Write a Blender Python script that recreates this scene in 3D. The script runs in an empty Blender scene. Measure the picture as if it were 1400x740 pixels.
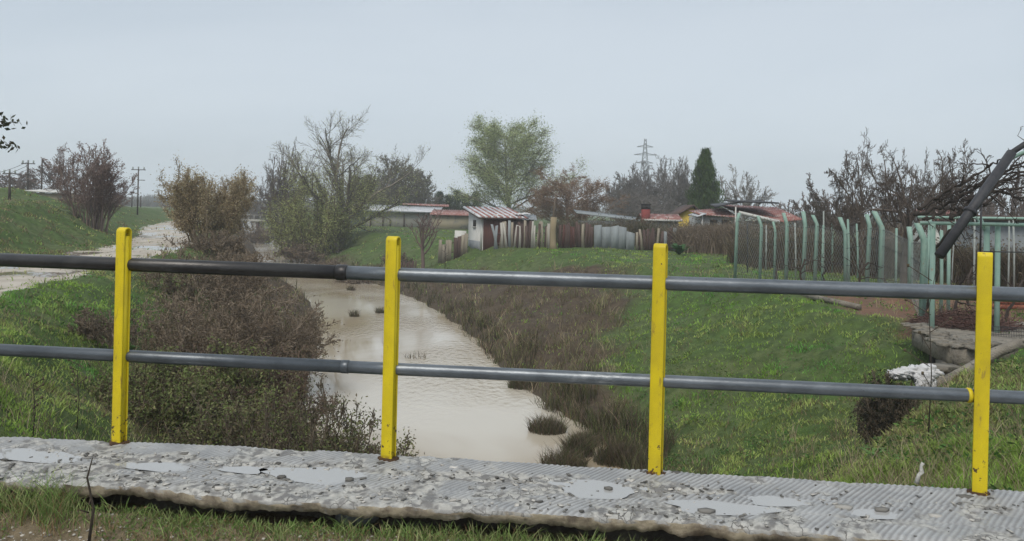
import bpy, math, random
import numpy as np
from mathutils import Matrix
rng = np.random.default_rng(11)
random.seed(5)
sc = bpy.context.scene
COL = sc.collection
R_ = math.radians
# ------------------------------------------------------------------ camera (level, slight roll, lens shift)
FP, HY, ROLL, EYE = 1100.0, 288.0, R_(1.35), 1.27
CR = np.array([math.cos(ROLL), 0, math.sin(ROLL)]); CU = np.array([-math.sin(ROLL), 0, math.cos(ROLL)])
CF = np.array([0.0, 1.0, 0.0])
def ray(px, py): return CF * FP + CR * (px - 700) + CU * (HY - py)
def P(px, py, Y):
    d = ray(px, py); p = d * (Y / d[1]); return np.array([p[0], p[1], p[2] + EYE])
def G(px, py, z):
    d = ray(px, py); p = d * ((z - EYE) / d[2]); return np.array([p[0], p[1], z])
cam = bpy.data.cameras.new('camera'); co = bpy.data.objects.new('camera', cam); COL.objects.link(co)
cam.sensor_width = 36; cam.lens = 36 * FP / 1400; cam.shift_y = -(370 - HY) / 1400
cam.clip_end = 5000; cam.clip_start = 0.05
m = Matrix.Identity(4)
for i in range(3):
    m[i][0] = CR[i]; m[i][1] = CU[i]; m[i][2] = -CF[i]
m[2][3] = EYE
co.matrix_world = m
sc.camera = co
# ------------------------------------------------------------------ noise
def vnoise(x, y, seed=0):
    x = np.asarray(x, float); y = np.asarray(y, float)
    xi = np.floor(x).astype(np.int64); yi = np.floor(y).astype(np.int64)
    fx = x - xi; fy = y - yi; fx = fx * fx * (3 - 2 * fx); fy = fy * fy * (3 - 2 * fy)
    def h(a, b):
        n = (a * 374761393 + b * 668265263 + seed * 1442695041) & 0xffffffff
        n = ((n ^ (n >> 13)) * 1274126177) & 0xffffffff
        return ((n ^ (n >> 16)) & 0xffff) / 65535.0
    return (h(xi, yi) * (1 - fx) + h(xi + 1, yi) * fx) * (1 - fy) + (h(xi, yi + 1) * (1 - fx) + h(xi + 1, yi + 1) * fx) * fy
def fbm(x, y, s=1.0, o=4, seed=0):
    t = 0; a = 1; n = 0
    for k in range(o):
        t = t + a * vnoise(np.asarray(x) * s, np.asarray(y) * s, seed + k * 17); n += a; a *= .5; s *= 2.03
    return t / n
# ------------------------------------------------------------------ materials
MATS = {}
def newmat(name):
    m = bpy.data.materials.new(name); m.use_nodes = True
    nt = m.node_tree; b = nt.nodes['Principled BSDF']; MATS[name] = m
    return m, nt, b
def nd(nt, t, **k):
    n = nt.nodes.new(t)
    for a, v in k.items():
        if a in n.inputs: n.inputs[a].default_value = v
        else: setattr(n, a, v)
    return n
def mixc(nt, f, a, b, mode='MIX'):
    n = nt.nodes.new('ShaderNodeMix'); n.data_type = 'RGBA'; n.blend_type = mode
    for s, v in ((0, f), (6, a), (7, b)):
        if isinstance(v, bpy.types.NodeSocket): nt.links.new(v, n.inputs[s])
        else: n.inputs[s].default_value = v if s == 0 else (*v, 1)[:4]
    return n.outputs[2]
def noise(nt, scale, detail=6, rough=.6, vec=None, dist=0):
    n = nd(nt, 'ShaderNodeTexNoise', Scale=scale, Detail=detail, Roughness=rough, Distortion=dist)
    if vec is not None: nt.links.new(vec, n.inputs['Vector'])
    return n.outputs['Fac']
def ramp(nt, fac, p0, p1):
    n = nt.nodes.new('ShaderNodeMapRange'); n.interpolation_type = 'SMOOTHSTEP'
    nt.links.new(fac, n.inputs['Value']); n.inputs['From Min'].default_value = p0; n.inputs['From Max'].default_value = p1
    return n.outputs['Result']
def coords(nt, scale=(1, 1, 1), world=True):
    if world: s = nt.nodes.new('ShaderNodeNewGeometry').outputs['Position']
    else: s = nt.nodes.new('ShaderNodeTexCoord').outputs['Object']
    mp = nt.nodes.new('ShaderNodeMapping'); nt.links.new(s, mp.inputs['Vector']); mp.inputs['Scale'].default_value = scale
    return mp.outputs['Vector']
def setin(nt, b, key, v):
    if isinstance(v, bpy.types.NodeSocket): nt.links.new(v, b.inputs[key])
    else: b.inputs[key].default_value = v
def bump(nt, b, h, strength=.5, dist=.02):
    n = nd(nt, 'ShaderNodeBump', Strength=strength, Distance=dist); nt.links.new(h, n.inputs['Height'])
    nt.links.new(n.outputs['Normal'], b.inputs['Normal'])
def simple(name, c1, c2, scale=3, rough=.8, bmp=.3, metal=0, c3=None, thr=(.6, .7), s3=None, stretch=(1, 1, 1), spec=.3, world=False, bd=.02):
    m, nt, b = newmat(name); v = coords(nt, stretch, world)
    f = ramp(nt, noise(nt, scale, 8, .65, v), .3, .7)
    c = mixc(nt, f, c1, c2)
    if c3: c = mixc(nt, ramp(nt, noise(nt, s3 or scale * 2.3, 6, .6, v), *thr), c, c3)
    setin(nt, b, 'Base Color', c); setin(nt, b, 'Roughness', rough); setin(nt, b, 'Metallic', metal)
    b.inputs['Specular IOR Level'].default_value = spec
    if bmp: bump(nt, b, noise(nt, scale * 6, 5, .6, v), bmp, bd)
    return m
def attrmat(name, rough=.7, transl=.0, spec=.2):
    m, nt, b = newmat(name)
    a = nt.nodes.new('ShaderNodeVertexColor'); a.layer_name = 'Col'
    setin(nt, b, 'Base Color', a.outputs['Color']); setin(nt, b, 'Roughness', rough)
    b.inputs['Specular IOR Level'].default_value = spec
    if transl:
        t = nt.nodes.new('ShaderNodeBsdfTranslucent'); nt.links.new(a.outputs['Color'], t.inputs['Color'])
        x = nd(nt, 'ShaderNodeMixShader'); x.inputs[0].default_value = transl
        nt.links.new(b.outputs[0], x.inputs[1]); nt.links.new(t.outputs[0], x.inputs[2])
        nt.links.new(x.outputs[0], nt.nodes['Material Output'].inputs[0])
    return m
BLADE = attrmat('blade', .6, .3); BARK = attrmat('bark', .9); LEAF = attrmat('leaf', .6, .35)
# ------------------------------------------------------------------ geometry
class Geo:
    def __init__(s): s.v = []; s.c = []; s.q = []; s.t = []; s.n = 0; s.p = []
    def add(s, V, F, col=(.5, .5, .5)):
        V = np.asarray(V, float).reshape(-1, 3); F = np.asarray(F, np.int64)
        c = np.asarray(col, float)
        if c.ndim == 1: c = np.tile(c, (len(V), 1))
        s.v.append(V); s.c.append(c)
        (s.q if F.shape[1] == 4 else s.t).append(F + s.n); s.n += len(V); return s
    def poly(s, V, f, col=(.5, .5, .5)):
        V = np.asarray(V, float); s.v.append(V); s.c.append(np.tile(np.asarray(col, float), (len(V), 1)))
        for k in f: s.p.append([i + s.n for i in k])
        s.n += len(V); return s
    def box(s, c, d, rz=0, col=(.5, .5, .5), rx=0, ry=0):
        x, y, z = np.array(d) / 2
        V = np.array([[a * x, b * y, e * z] for a in (-1, 1) for b in (-1, 1) for e in (-1, 1)])
        M = np.array((Matrix.Rotation(rz, 3, 'Z') @ Matrix.Rotation(ry, 3, 'Y') @ Matrix.Rotation(rx, 3, 'X')))
        V = V @ M.T + np.array(c)
        return s.add(V, [[0, 1, 3, 2], [4, 6, 7, 5], [0, 4, 5, 1], [2, 3, 7, 6], [0, 2, 6, 4], [1, 5, 7, 3]], col)
    def tube(s, pts, r, S=8, col=(.5, .5, .5), cap=True):
        pts = np.array(pts, float)[None]; r = np.broadcast_to(np.asarray(r, float), (pts.shape[1],))[None]
        n0 = s.n; V, F = tubes(pts, r, S); s.add(V, F, col)
        if cap:
            K = pts.shape[1]
            s.p.append([n0 + i for i in range(S)][::-1]); s.p.append([n0 + (K - 1) * S + i for i in range(S)])
        return s
    def prism(s, poly, z0, z1, col=(.5, .5, .5)):
        n = len(poly); V = [(x, y, z0) for x, y in poly] + [(x, y, z1) for x, y in poly]
        f = [list(range(n))[::-1], list(range(n, 2 * n))] + [[i, (i + 1) % n, n + (i + 1) % n, n + i] for i in range(n)]
        return s.poly(V, f, col)
    def build(s, name, mat, parent=None, smooth=False, loc=None):
        V = np.concatenate(s.v); C = np.concatenate(s.c)
        if loc is not None: V = V - np.array(loc)
        me = bpy.data.meshes.new(name); me.vertices.add(len(V)); me.vertices.foreach_set('co', V.astype(np.float32).ravel())
        idx = []; st = []; k = 0
        for L, n in ((s.q, 4), (s.t, 3)):
            if L:
                a = np.concatenate(L); idx.append(a.ravel()); st.append(k + np.arange(len(a)) * n); k += a.size
        for p in s.p:
            idx.append(np.array(p)); st.append(np.array([k])); k += len(p)
        idx = np.concatenate(idx); st = np.concatenate(st)
        me.loops.add(len(idx)); me.loops.foreach_set('vertex_index', idx.astype(np.int32))
        me.polygons.add(len(st)); me.polygons.foreach_set('loop_start', st.astype(np.int32))
        if smooth: me.polygons.foreach_set('use_smooth', np.ones(len(st), bool))
        me.update(calc_edges=True)
        ca = me.color_attributes.new('Col', 'FLOAT_COLOR', 'POINT')
        ca.data.foreach_set('color', np.hstack([C, np.ones((len(C), 1))]).astype(np.float32).ravel())
        o = bpy.data.objects.new(name, me); COL.objects.link(o)
        me.materials.append(MATS[mat] if isinstance(mat, str) else mat)
        if parent: o.parent = parent
        elif loc is not None: o.location = tuple(loc)
        return o
def tubes(Pt, r, S=4):
    N, K, _ = Pt.shape
    T = np.gradient(Pt, axis=1); T /= np.linalg.norm(T, axis=2, keepdims=True) + 1e-9
    up = np.where(np.abs(T[:, :1, 2:3]) > .8, np.array([1.0, 0, 0]), np.array([0, 0, 1.0]))
    A = np.cross(T, up); A /= np.linalg.norm(A, axis=2, keepdims=True) + 1e-9
    B = np.cross(T, A)
    an = np.arange(S) * 2 * np.pi / S
    V = Pt[:, :, None] + r[:, :, None, None] * (A[:, :, None] * np.cos(an)[:, None] + B[:, :, None] * np.sin(an)[:, None])
    base = (np.arange(N) * K * S)[:, None, None] + (np.arange(K - 1) * S)[None, :, None]
    j = np.arange(S)[None, None]; j2 = (np.arange(S)[None, None] + 1) % S
    F = np.stack([base + j, base + j2, base + S + j2, base + S + j], -1).reshape(-1, 4)
    return V.reshape(-1, 3), F
def blades(g, B, H, W, lean, col, segs=2, curl=.5):
    """tapering grass blades rooted at B"""
    N = len(B); az = rng.uniform(0, 2 * np.pi, N); w = np.stack([np.cos(az), np.sin(az), 0 * az], 1)
    la = rng.uniform(0, 2 * np.pi, N); L = np.stack([np.cos(la), np.sin(la), 0 * la], 1) * lean[:, None]
    rows = []
    for k in range(segs):
        t = k / segs; c = B + np.stack([0 * H, 0 * H, H * t * (1 - .25 * curl * t)], 1) + L * (H * (t ** 1.8))[:, None]
        hw = (W * .5 * (1 - .55 * t))[:, None]; rows += [c - w * hw, c + w * hw]
    rows.append(B + np.stack([0 * H, 0 * H, H * (1 - .25 * curl)], 1) + L * H[:, None])
    V = np.stack(rows, 1); n = V.shape[1]; b = (np.arange(N) * n)[:, None]
    if segs > 1:
        q = np.concatenate([b + np.array([2 * k, 2 * k + 1, 2 * k + 3, 2 * k + 2]) for k in range(segs - 1)])
    t = b + np.array([2 * segs - 2, 2 * segs - 1, 2 * segs])
    cc = np.repeat(col, n, 0)
    Vf = V.reshape(-1, 3); n0 = g.n
    g.v.append(Vf); g.c.append(cc); g.n += len(Vf)
    if segs > 1: g.q.append(q + n0)
    g.t.append(t + n0)
def flakes(g, C, size, col, flat=0.0):
    """small leaves: bent quads of random orientation"""
    N = len(C); a = rng.normal(size=(N, 3)); a[:, 2] *= (1 - flat); a /= np.linalg.norm(a, axis=1, keepdims=True)
    b = rng.normal(size=(N, 3)); b = np.cross(a, b); b /= np.linalg.norm(b, axis=1, keepdims=True)
    s = (size * rng.uniform(.6, 1.3, N))[:, None]
    V = np.stack([C - a * s, C - b * s * .45, C + a * s, C + b * s * .45], 1).reshape(-1, 3)
    F = (np.arange(N) * 4)[:, None] + np.arange(4)
    g.add(V, F, np.repeat(col, 4, 0))
def palette(N, cols, jit=.15):
    cols = np.array(cols); i = rng.integers(0, len(cols), N); j = rng.integers(0, len(cols), N); t = rng.random((N, 1))
    return (cols[i] * (1 - t) + cols[j] * t) * rng.uniform(1 - jit, 1 + jit, (N, 1))
def tag(o, label=None, cat=None, group=None, kind=None):
    if label: o['label'] = label
    if cat: o['category'] = cat
    if group: o['group'] = group
    if kind: o['kind'] = kind
    return o
def empty(name, loc, label, cat, group=None, rz=0):
    o = bpy.data.objects.new(name, None); COL.objects.link(o); o.location = tuple(float(a) for a in loc); o.rotation_euler.z = rz
    o.empty_display_size = .2
    return tag(o, label, cat, group)
# ------------------------------------------------------------------ terrain
CY = np.array([0, 6, 10, 15.6, 25, 38, 47, 70, 95, 150, 250, 400, 1300.]); CX = np.array([-.4, -.7, -1.1, -1.6, -3.0, -6.0, -9.6, -20.0, -28.8, -48, -83, -135, -450.])
def cx(Y):
    Y = np.asarray(Y, float); w = 1 + .06 * np.abs(Y)
    return sum(np.interp(Y + k * w, CY, CX) for k in (-1.5, -.75, 0, .75, 1.5)) / 5
WZ = -3.6
def hwL(Y): return np.interp(Y, [0, 9, 11, 13, 16, 22, 60, 80, 1000], [.3, .4, .8, 1.7, 2.7, 3.0, 3.1, 1.7, 1.7])
def hwR(Y): return np.interp(Y, [0, 10, 13.5, 16, 18, 20, 24, 60, 80, 1000], [2.4, 2.8, 3.9, 4.1, 3.8, 3.2, 2.9, 3.0, 1.7, 1.7])
def crest(Y): return np.interp(Y, [0, 20, 50, 75, 110, 160, 250, 2000], [1.0, 1.1, 1.05, .8, .35, -.2, -.5, -.6])
def wcr(Y): return np.interp(Y, [8, 11, 14, 17, 21, 27, 40, 60, 90, 1000], [9.2, 10.2, 10.9, 10.4, 10.3, 10.8, 11, 10.5, 7.5, 7.5])
def zone(x, Y):
    d = x - cx(Y); return -d - hwL(Y) + 3, d - hwR(Y) + 3      # left and right bank coordinates (3 = waterline)
def smooth_interp(x, xs, zs): return np.interp(x, xs, zs)
def TH(x, Y):
    x = np.asarray(x, float); Y = np.asarray(Y, float)
    L, D = zone(x, Y); cr = crest(Y); wc = wcr(Y)
    e = (fbm(x, Y, .8, 4, 5) - .5)
    L2 = L + e * 1.1 * np.clip((L - 2) / 2, 0, 1); D2 = D + e * 1.3 * np.clip((D - 2) / 2, 0, 1)
    zl = np.interp(L2, [0, 2.5, 3, 3.5, 8.0, 8.7, 12.1, 13.0, 15], [-4.2, -4.0, -3.62, -3.2, -.85, -.68, -.68, -.55, 0])
    t = np.clip((L2 - 12.6) / (17.3 - 12.6), 0, 1); t = t * t * (3 - 2 * t)
    zl = np.where(L2 > 12.6, -.62 + (cr + .62) * t, zl)
    zl += np.clip((L2 - 17) / 4, 0, 1) * 1.0 * np.exp(-((x + 33) / 6.) ** 2 - ((Y - 56) / 7.) ** 2)
    wn = np.interp(D2, [3.5, 99], [0, 1])
    tr = np.clip((D2 - 3.4) / (wc - 3.4), 0, 1)
    zr = np.where(D2 < 3.4, np.interp(D2, [0, 2.5, 3, 3.4], [-4.2, -4.0, -3.62, -3.3]), -3.3 + 2.25 * (tr ** 1.1 * 1.05 - .05 * tr ** 4))
    zr = np.where(tr >= 1, -1.05 + .1 * np.clip((D2 - wc) / 4, 0, 1), zr)
    z = np.where(L > D, zl, zr)
    # ground of the right bridge approach
    Ye = 7.5 + (x - 2.9) * .95
    zs = np.interp(x, [-.5, 1.5, 2.9, 4.5, 7.6, 9.5, 14, 40], [-4.5, -2.6, -1.13, -1.05, -.72, -.7, -.9, -1.0])
    t = np.clip((Y - 3.6) / np.maximum(Ye - 3.6, .5), 0, 1)
    zm = np.where(Y < Ye, (-.3) * (1 - t) + zs * t, zs - (Y - Ye) * .75)
    zm = np.where(x > 0.5, zm, -9)
    zm = np.where(x < 2.9, np.minimum(zm, zs + (1 - t) * .5), zm)
    z = np.maximum(z, np.minimum(zm, 0))
    # left approach
    tl = np.clip((6.5 - Y) / 3, 0, 1) * np.clip((-x - 3.4) / 1.2, 0, 1)
    z = z * (1 - tl) + tl * np.maximum(z, -.9 + .5 * tl)
    land = np.clip(np.maximum(L, D) - 3.2, 0, 1)
    flat = ((L > 8.6) & (L < 12.2))
    far = np.clip((Y - 100) / 100, 0, 1)
    n = (fbm(x, Y, .35, 4, 1) - .5) * .45 + (fbm(x, Y, 2.1, 3, 9) - .5) * .24 * (1 - far)
    bank = np.clip(((D > 3.5) & (D < wc)) | ((L > 3.5) & (L < 8)) | (L > 12.5), 0, 1)
    n = n * np.where(flat, .25, 1) * (.45 + .55 * bank)
    # ruts on the dirt track
    z = z + land * n - np.where(flat, .05 * (np.exp(-((L - 9.5) / .28) ** 2) + np.exp(-((L - 11.3) / .28) ** 2)), 0)
    return z
def T1(x, y): return float(TH(np.array([x]), np.array([y]))[0])
def brown(x, Y):
    L, D = zone(x, Y)
    mx = np.interp(Y, [13, 18, 20, 28, 37, 46, 60, 90, 130], [3.4, 4.0, 5.0, 8.2, 10.8, 6.8, 5.0, 5, 4.5])
    e = (fbm(x, Y, .5, 4, 21) - .5) * 3.0
    r = np.clip((mx + e - D) / 1.0, 0, 1) * (D > 2.4)
    l = np.clip((6.5 + e - L) / 1.0, 0, 1) * (L > 2.4) * np.clip((Y - 10) / 3, 0, 1)
    return np.maximum(r, l)
def soil(x, Y):
    e = (fbm(x, Y, 1.1, 3, 31) - .5) * 1.2
    return np.clip((x + e - np.interp(Y, [17, 26], [8.6, 8.6])) / .4, 0, 1) * np.clip((Y + e - 16.8) / .5, 0, 1) * np.clip((28.5 - Y) / .8, 0, 1)
ys = np.concatenate([np.linspace(-30, 3, 12), 3 + np.cumsum(np.full(140, .06)), []])
ys = list(np.linspace(-30, 2.5, 8)) ; y = 3.0
while y < 800:
    ys.append(y); y += max(.075, .0085 * y)
ys = np.array(ys)
NU = 560
us = np.concatenate([np.linspace(-3.4, -.95, 36)[:-1], np.linspace(-.95, .95, NU), np.linspace(.95, 3.4, 36)[1:]])
UU, YY = np.meshgrid(us, ys); XX = UU * (np.maximum(YY, 0) + 7) * .93
ZZ = TH(XX, YY)
nr, nc = XX.shape
V = np.stack([XX, YY, ZZ], -1).reshape(-1, 3)
bw = brown(XX, YY); so = soil(XX, YY); Lz, Dz = zone(XX, YY)
wet = np.clip((.35 - (ZZ - WZ)) / .35, 0, 1)
colr = np.stack([bw, so, wet], -1).reshape(-1, 3)
i = np.arange(nr - 1)[:, None] * nc + np.arange(nc - 1)[None]
Fq = np.stack([i, i + 1, i + nc + 1, i + nc], -1).reshape(-1, 4)
Lc = (Lz[:-1, :-1] + Lz[1:, 1:]) / 2; Yc = (YY[:-1, :-1] + YY[1:, 1:]) / 2; Xc = (XX[:-1, :-1] + XX[1:, 1:]) / 2
ee = (fbm(Xc, Yc, 1.3, 4, 77) - .5) * 1.1
trk = ((Lc + ee > 8.8) & (Lc - ee < 12.0) & (Yc > 6) & (Yc < 160) & (Lc > Dz[:-1, :-1])).ravel()
def sub(F, name, mat, dz=0):
    u, inv = np.unique(F, return_inverse=True)
    g = Geo(); VV = V[u].copy(); VV[:, 2] += dz; g.add(VV, inv.reshape(F.shape), colr[u]); o = g.build(name, mat, smooth=True); return o
# ground material
m, nt, b = newmat('ground_mat'); v = coords(nt)
at = nt.nodes.new('ShaderNodeVertexColor'); at.layer_name = 'Col'; sp = nt.nodes.new('ShaderNodeSeparateColor'); nt.links.new(at.outputs[0], sp.inputs[0])
n1 = ramp(nt, noise(nt, .35, 6, .6, v), .38, .62); n2 = ramp(nt, noise(nt, 3.5, 8, .7, v), .35, .65); n3 = noise(nt, 28, 6, .7, v)
c = mixc(nt, n1, (.10, .175, .04), (.145, .18, .07)); c = mixc(nt, n2, c, (.065, .10, .03))
c = mixc(nt, ramp(nt, noise(nt, 1.2, 6, .7, v), .62, .74), c, (.15, .135, .08))
cb = mixc(nt, n2, (.13, .10, .065), (.075, .055, .04)); c = mixc(nt, sp.outputs[0], c, cb)
cs = mixc(nt, n2, (.28, .155, .095), (.18, .12, .085)); c = mixc(nt, sp.outputs[1], c, cs)
c = mixc(nt, sp.outputs[2], c, (.10, .08, .055)); c = mixc(nt, ramp(nt, n3, .3, .7), mixc(nt, 1.0, c, (.6, .6, .6), 'MULTIPLY'), c)
setin(nt, b, 'Base Color', c); b.inputs['Roughness'].default_value = .85; b.inputs['Specular IOR Level'].default_value = .2
bump(nt, b, n3, .8, .05)
# track material: pale clay, wet patches
m, nt, b = newmat('track_mat'); v = coords(nt, (1, .55, 1))
n1 = ramp(nt, noise(nt, .9, 7, .65, v), .35, .65)
c = mixc(nt, n1, (.50, .45, .38), (.36, .31, .25))
gr = ramp(nt, noise(nt, 1.7, 7, .7, v), .56, .64); c = mixc(nt, gr, c, (.12, .13, .055))
pud = ramp(nt, noise(nt, .55, 4, .5, v), .53, .56); c2 = mixc(nt, pud, c, (.27, .23, .18)); setin(nt, b, 'Base Color', c2)
rr = nt.nodes.new('ShaderNodeMapRange'); nt.links.new(pud, rr.inputs[0]); rr.inputs['To Min'].default_value = .7; rr.inputs['To Max'].default_value = .03
setin(nt, b, 'Roughness', rr.outputs[0])
bn = nd(nt, 'ShaderNodeBump', Distance=.05); nt.links.new(noise(nt, 9, 6, .7, v), bn.inputs['Height'])
r2 = nt.nodes.new('ShaderNodeMapRange'); nt.links.new(pud, r2.inputs[0]); r2.inputs['To Min'].default_value = .7; r2.inputs['To Max'].default_value = .0
nt.links.new(r2.outputs[0], bn.inputs['Strength']); nt.links.new(bn.outputs[0], b.inputs['Normal'])
tag(sub(Fq[~trk], 'ground', 'ground_mat'), kind='structure')
tag(sub(Fq[trk], 'dirt_road', 'track_mat', .004), kind='structure')
# water
m, nt, b = newmat('water_mat'); v = coords(nt, (1, .6, 1))
c = mixc(nt, ramp(nt, noise(nt, .16, 4, .5, v, .5), .38, .60), (.36, .295, .205), (.52, .475, .395)); setin(nt, b, 'Base Color', c)
b.inputs['Roughness'].default_value = .04; b.inputs['IOR'].default_value = 1.33; b.inputs['Specular IOR Level'].default_value = .75
w1 = noise(nt, 5.5, 3, .55, v); w2 = ramp(nt, noise(nt, .13, 3, .5, v), .40, .62)
mm = nd(nt, 'ShaderNodeMath', operation='MULTIPLY'); nt.links.new(w1, mm.inputs[0]); nt.links.new(w2, mm.inputs[1])
bump(nt, b, mm.outputs[0], .8, .06)
g = Geo(); yy = np.concatenate([np.linspace(-12, 100, 80), np.linspace(105, 780, 60)]); c0 = cx(yy)
Vw = np.concatenate([np.stack([c0 - 6, yy, yy * 0 + WZ], 1), np.stack([c0 + 6, yy, yy * 0 + WZ], 1)]); n = len(yy)
k = np.arange(n - 1); g.add(Vw, np.stack([k, k + n, k + n + 1, k + 1], 1)); tag(g.build('water', 'water_mat'), kind='structure')
# ------------------------------------------------------------------ scattered grass
def scatter(N, umin, umax, y0, y1, power=1.0):
    u = rng.uniform(umin, umax, N); q = rng.random(N)
    Y = 1 / (1 / y0 + (1 / y1 - 1 / y0) * q)           # even in the view
    x = u * Y; return x, Y
def hit(px, py):
    d = ray(px, py); d = d / d[1]; Yt = np.arange(5, 140, .05); z = EYE + d[2] * Yt; k = np.argmax(TH(d[0] * Yt, Yt) > z); return np.array([d[0] * Yt[k], Yt[k]])
PATHS = [[hit(*q) for q in ((-30, 285), (10, 296), (40, 312), (75, 336))], [hit(*q) for q in ((60, 293), (85, 303), (112, 332))]]
def pathmask(x, Y):
    m = np.zeros(np.shape(x))
    for pl_ in PATHS:
        for a, b_ in zip(pl_[:-1], pl_[1:]):
            e = b_ - a; t = np.clip(((x - a[0]) * e[0] + (Y - a[1]) * e[1]) / (e @ e), 0, 1); dd = np.hypot(x - a[0] - t * e[0], Y - a[1] - t * e[1]); m = np.maximum(m, np.clip(1.3 - dd / .22, 0, 1))
    return m
def clump(x, Y, n, rad):
    k = rng.integers(0, len(x), n); r = rad * np.sqrt(rng.random(n)) * (1 + .02 * Y[k]); a = rng.uniform(0, 6.283, n)
    return x[k] + r * np.cos(a), Y[k] + r * np.sin(a), k
def grass(N):
    g = Geo()
    cx0, cy0 = scatter(N // 9, -.74, .74, 4.6, 85)
    x, Y, kk = clump(cx0, cy0, N, .10); ch = rng.random(N // 9)[kk]; cv = rng.random(N // 9)[kk]
    L, D = zone(x, Y); z = TH(x, Y)
    e = (fbm(x, Y, 1.3, 4, 77) - .5) * 1.1
    road = (L + e > 8.9) & (L - e < 11.9) & (L > D)
    br = brown(x, Y); so_ = soil(x, Y)
    cl = fbm(x, Y, 1.6, 3, 40)
    keep = (z > WZ + .12) & ~(road & (rng.random(N) > .06)) & (rng.random(N) > br * .6) & (rng.random(N) > so_ * .85) & (cl + rng.random(N) * .5 > .56) & ((fbm(x, Y, 1.5, 4, 140) < .66) | (rng.random(N) < .25))
    x, Y, z, br, cl = (a[keep] for a in (x, Y, z, br, cl)); n = len(x); ch = ch[keep]; cv = cv[keep]; pm = pathmask(x, Y)
    H = (.032 + .095 * cl ** 1.5 * rng.uniform(.5, 1.5, n) * (.4 + 1.3 * ch ** 2)) * (1 + .012 * Y) * (1 - .6 * pm); W = .006 + .0009 * Y
    p1 = fbm(x, Y, .33, 3, 60); p2 = fbm(x, Y, 1.9, 3, 61)
    p1 = np.clip((p1 - .25) * 1.8 + .6 * (Y > 20) * (x < -10), 0, 1); c = np.array([.165, .285, .042]) * (1 - p1[:, None]) + np.array([.31, .34, .12]) * p1[:, None]
    lush = np.clip((fbm(x, Y, .6, 3, 66) - .55) * 6, 0, 1)[:, None]; c = c * (1 - lush) + np.array([.095, .24, .045]) * lush
    c = c * (.65 + .75 * p2[:, None]) * rng.uniform(.8, 1.25, (n, 1)) * (.80 + .80 * cv[:, None])
    dry = (rng.random(n) < .08 + .5 * br + .25 * np.clip((p1 - .55) * 5, 0, 1) + .8 * pm + .25 * ((x < -12) & (Y > 20))); c[dry] = palette(dry.sum(), [(.22, .18, .10), (.15, .11, .065), (.27, .23, .14)])
    H[dry] *= 1.2
    blades(g, np.stack([x, Y, z - .01], 1), H, W, rng.uniform(.2, 1.1, n), c, 2)
    return g
tag(grass(600000).build('grass', 'blade'), 'short wet spring grass growing over the banks and the field', 'grass', kind='stuff')
def brush(N, y0, y1, cond, H, cols, W=(.004, .0006), lean=(.2, .9), segs=3, ur=(-.7, .7)):
    g = Geo(); a0, a1 = scatter(N // 14, ur[0], ur[1], y0, y1); x, Y, kk = clump(a0, a1, N, .16); cv = rng.random(N // 14)[kk]; L, D = zone(x, Y); z = TH(x, Y)
    k = cond(x, Y, L, D, z); x, Y, z, cv = x[k], Y[k], z[k], cv[k]; n = len(x)
    cl = fbm(x, Y, .9, 3, 91)
    h = rng.uniform(H[0], H[1], n) * (.5 + cl) * (.6 + .8 * (cv * 7.3 % 1))
    c = palette(n, cols, .3) * (.45 + 1.1 * cv)[:, None]
    blades(g, np.stack([x, Y, z - .02], 1), h, W[0] + W[1] * Y, rng.uniform(*lean, n), c, segs)
    return g
def bankweeds():
    g = Geo(); a0, a1 = scatter(2600, -.7, .7, 5, 50); x, Y, k = clump(a0, a1, 46000, .13); z = TH(x, Y); L, D = zone(x, Y); ok = (z > WZ + .2) & ~((L > 8.6) & (L < 12.2)) & (brown(x, Y) < .5) & (fbm(x, Y, .7, 3, 150) > .5); x, Y, z, k = x[ok], Y[ok], z[ok], k[ok]
    cv = rng.random(2600)[k]; flakes(g, np.stack([x, Y, z + .02 + rng.random(len(x)) * .12], 1), .022 + .0009 * Y, palette(len(x), [(.06, .15, .03), (.10, .20, .05), (.17, .17, .07)]) * (.6 + .8 * cv)[:, None], .3); return g
tag(bankweeds().build('low_weeds', 'leaf'), 'low broad-leaved weeds mixed into the bank grass', 'weeds', kind='stuff')
tag(brush(26000, 5, 60, lambda x, Y, L, D, z: (z > WZ + .3) & ~((L > 8.4) & (L < 12.4)) & (fbm(x, Y, .45, 3, 160) > .52), (.15, .42), [(.30, .25, .16), (.22, .17, .11), (.36, .31, .20)], W=(.0025, .0004), lean=(.1, .8)).build('dead_stalks', 'blade'), 'thin dead straw stalks scattered through the bank grass', 'stalks', kind='stuff')
# dry brush and rushes on the banks
BR = [(.26, .20, .135), (.17, .125, .09), (.36, .285, .195), (.22, .165, .11), (.17, .20, .07), (.20, .23, .09)]
DK = [(.085, .062, .05), (.13, .095, .07), (.07, .075, .035), (.19, .145, .095), (.09, .12, .04)]
tag(brush(90000, 13, 100, lambda x, Y, L, D, z: (rng.random(len(x)) < brown(x, Y)) & (D > 2.9) & (D > L), (.15, .5), BR).build('dry_grass', 'blade'),
    'matted brown dry grass and weeds on the far bank slope', 'dry grass', kind='stuff')
tag(brush(230000, 13, 110, lambda x, Y, L, D, z: (D > L) & (D > 2.8) & (D < 3.1 + 2.2 * fbm(x, Y, .55, 3, 95) - .5 * (Y < 19)) & (fbm(x, Y, .8, 3, 96) > .42) & (z < WZ + .8) & ((Y > 14) | (x > 1)), (.25, .6), DK + [(.09, .11, .035)], lean=(.1, .6)).build('rushes', 'blade'),
    'dark brown rushes fringing the right waterline', 'rushes', kind='stuff')
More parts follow.
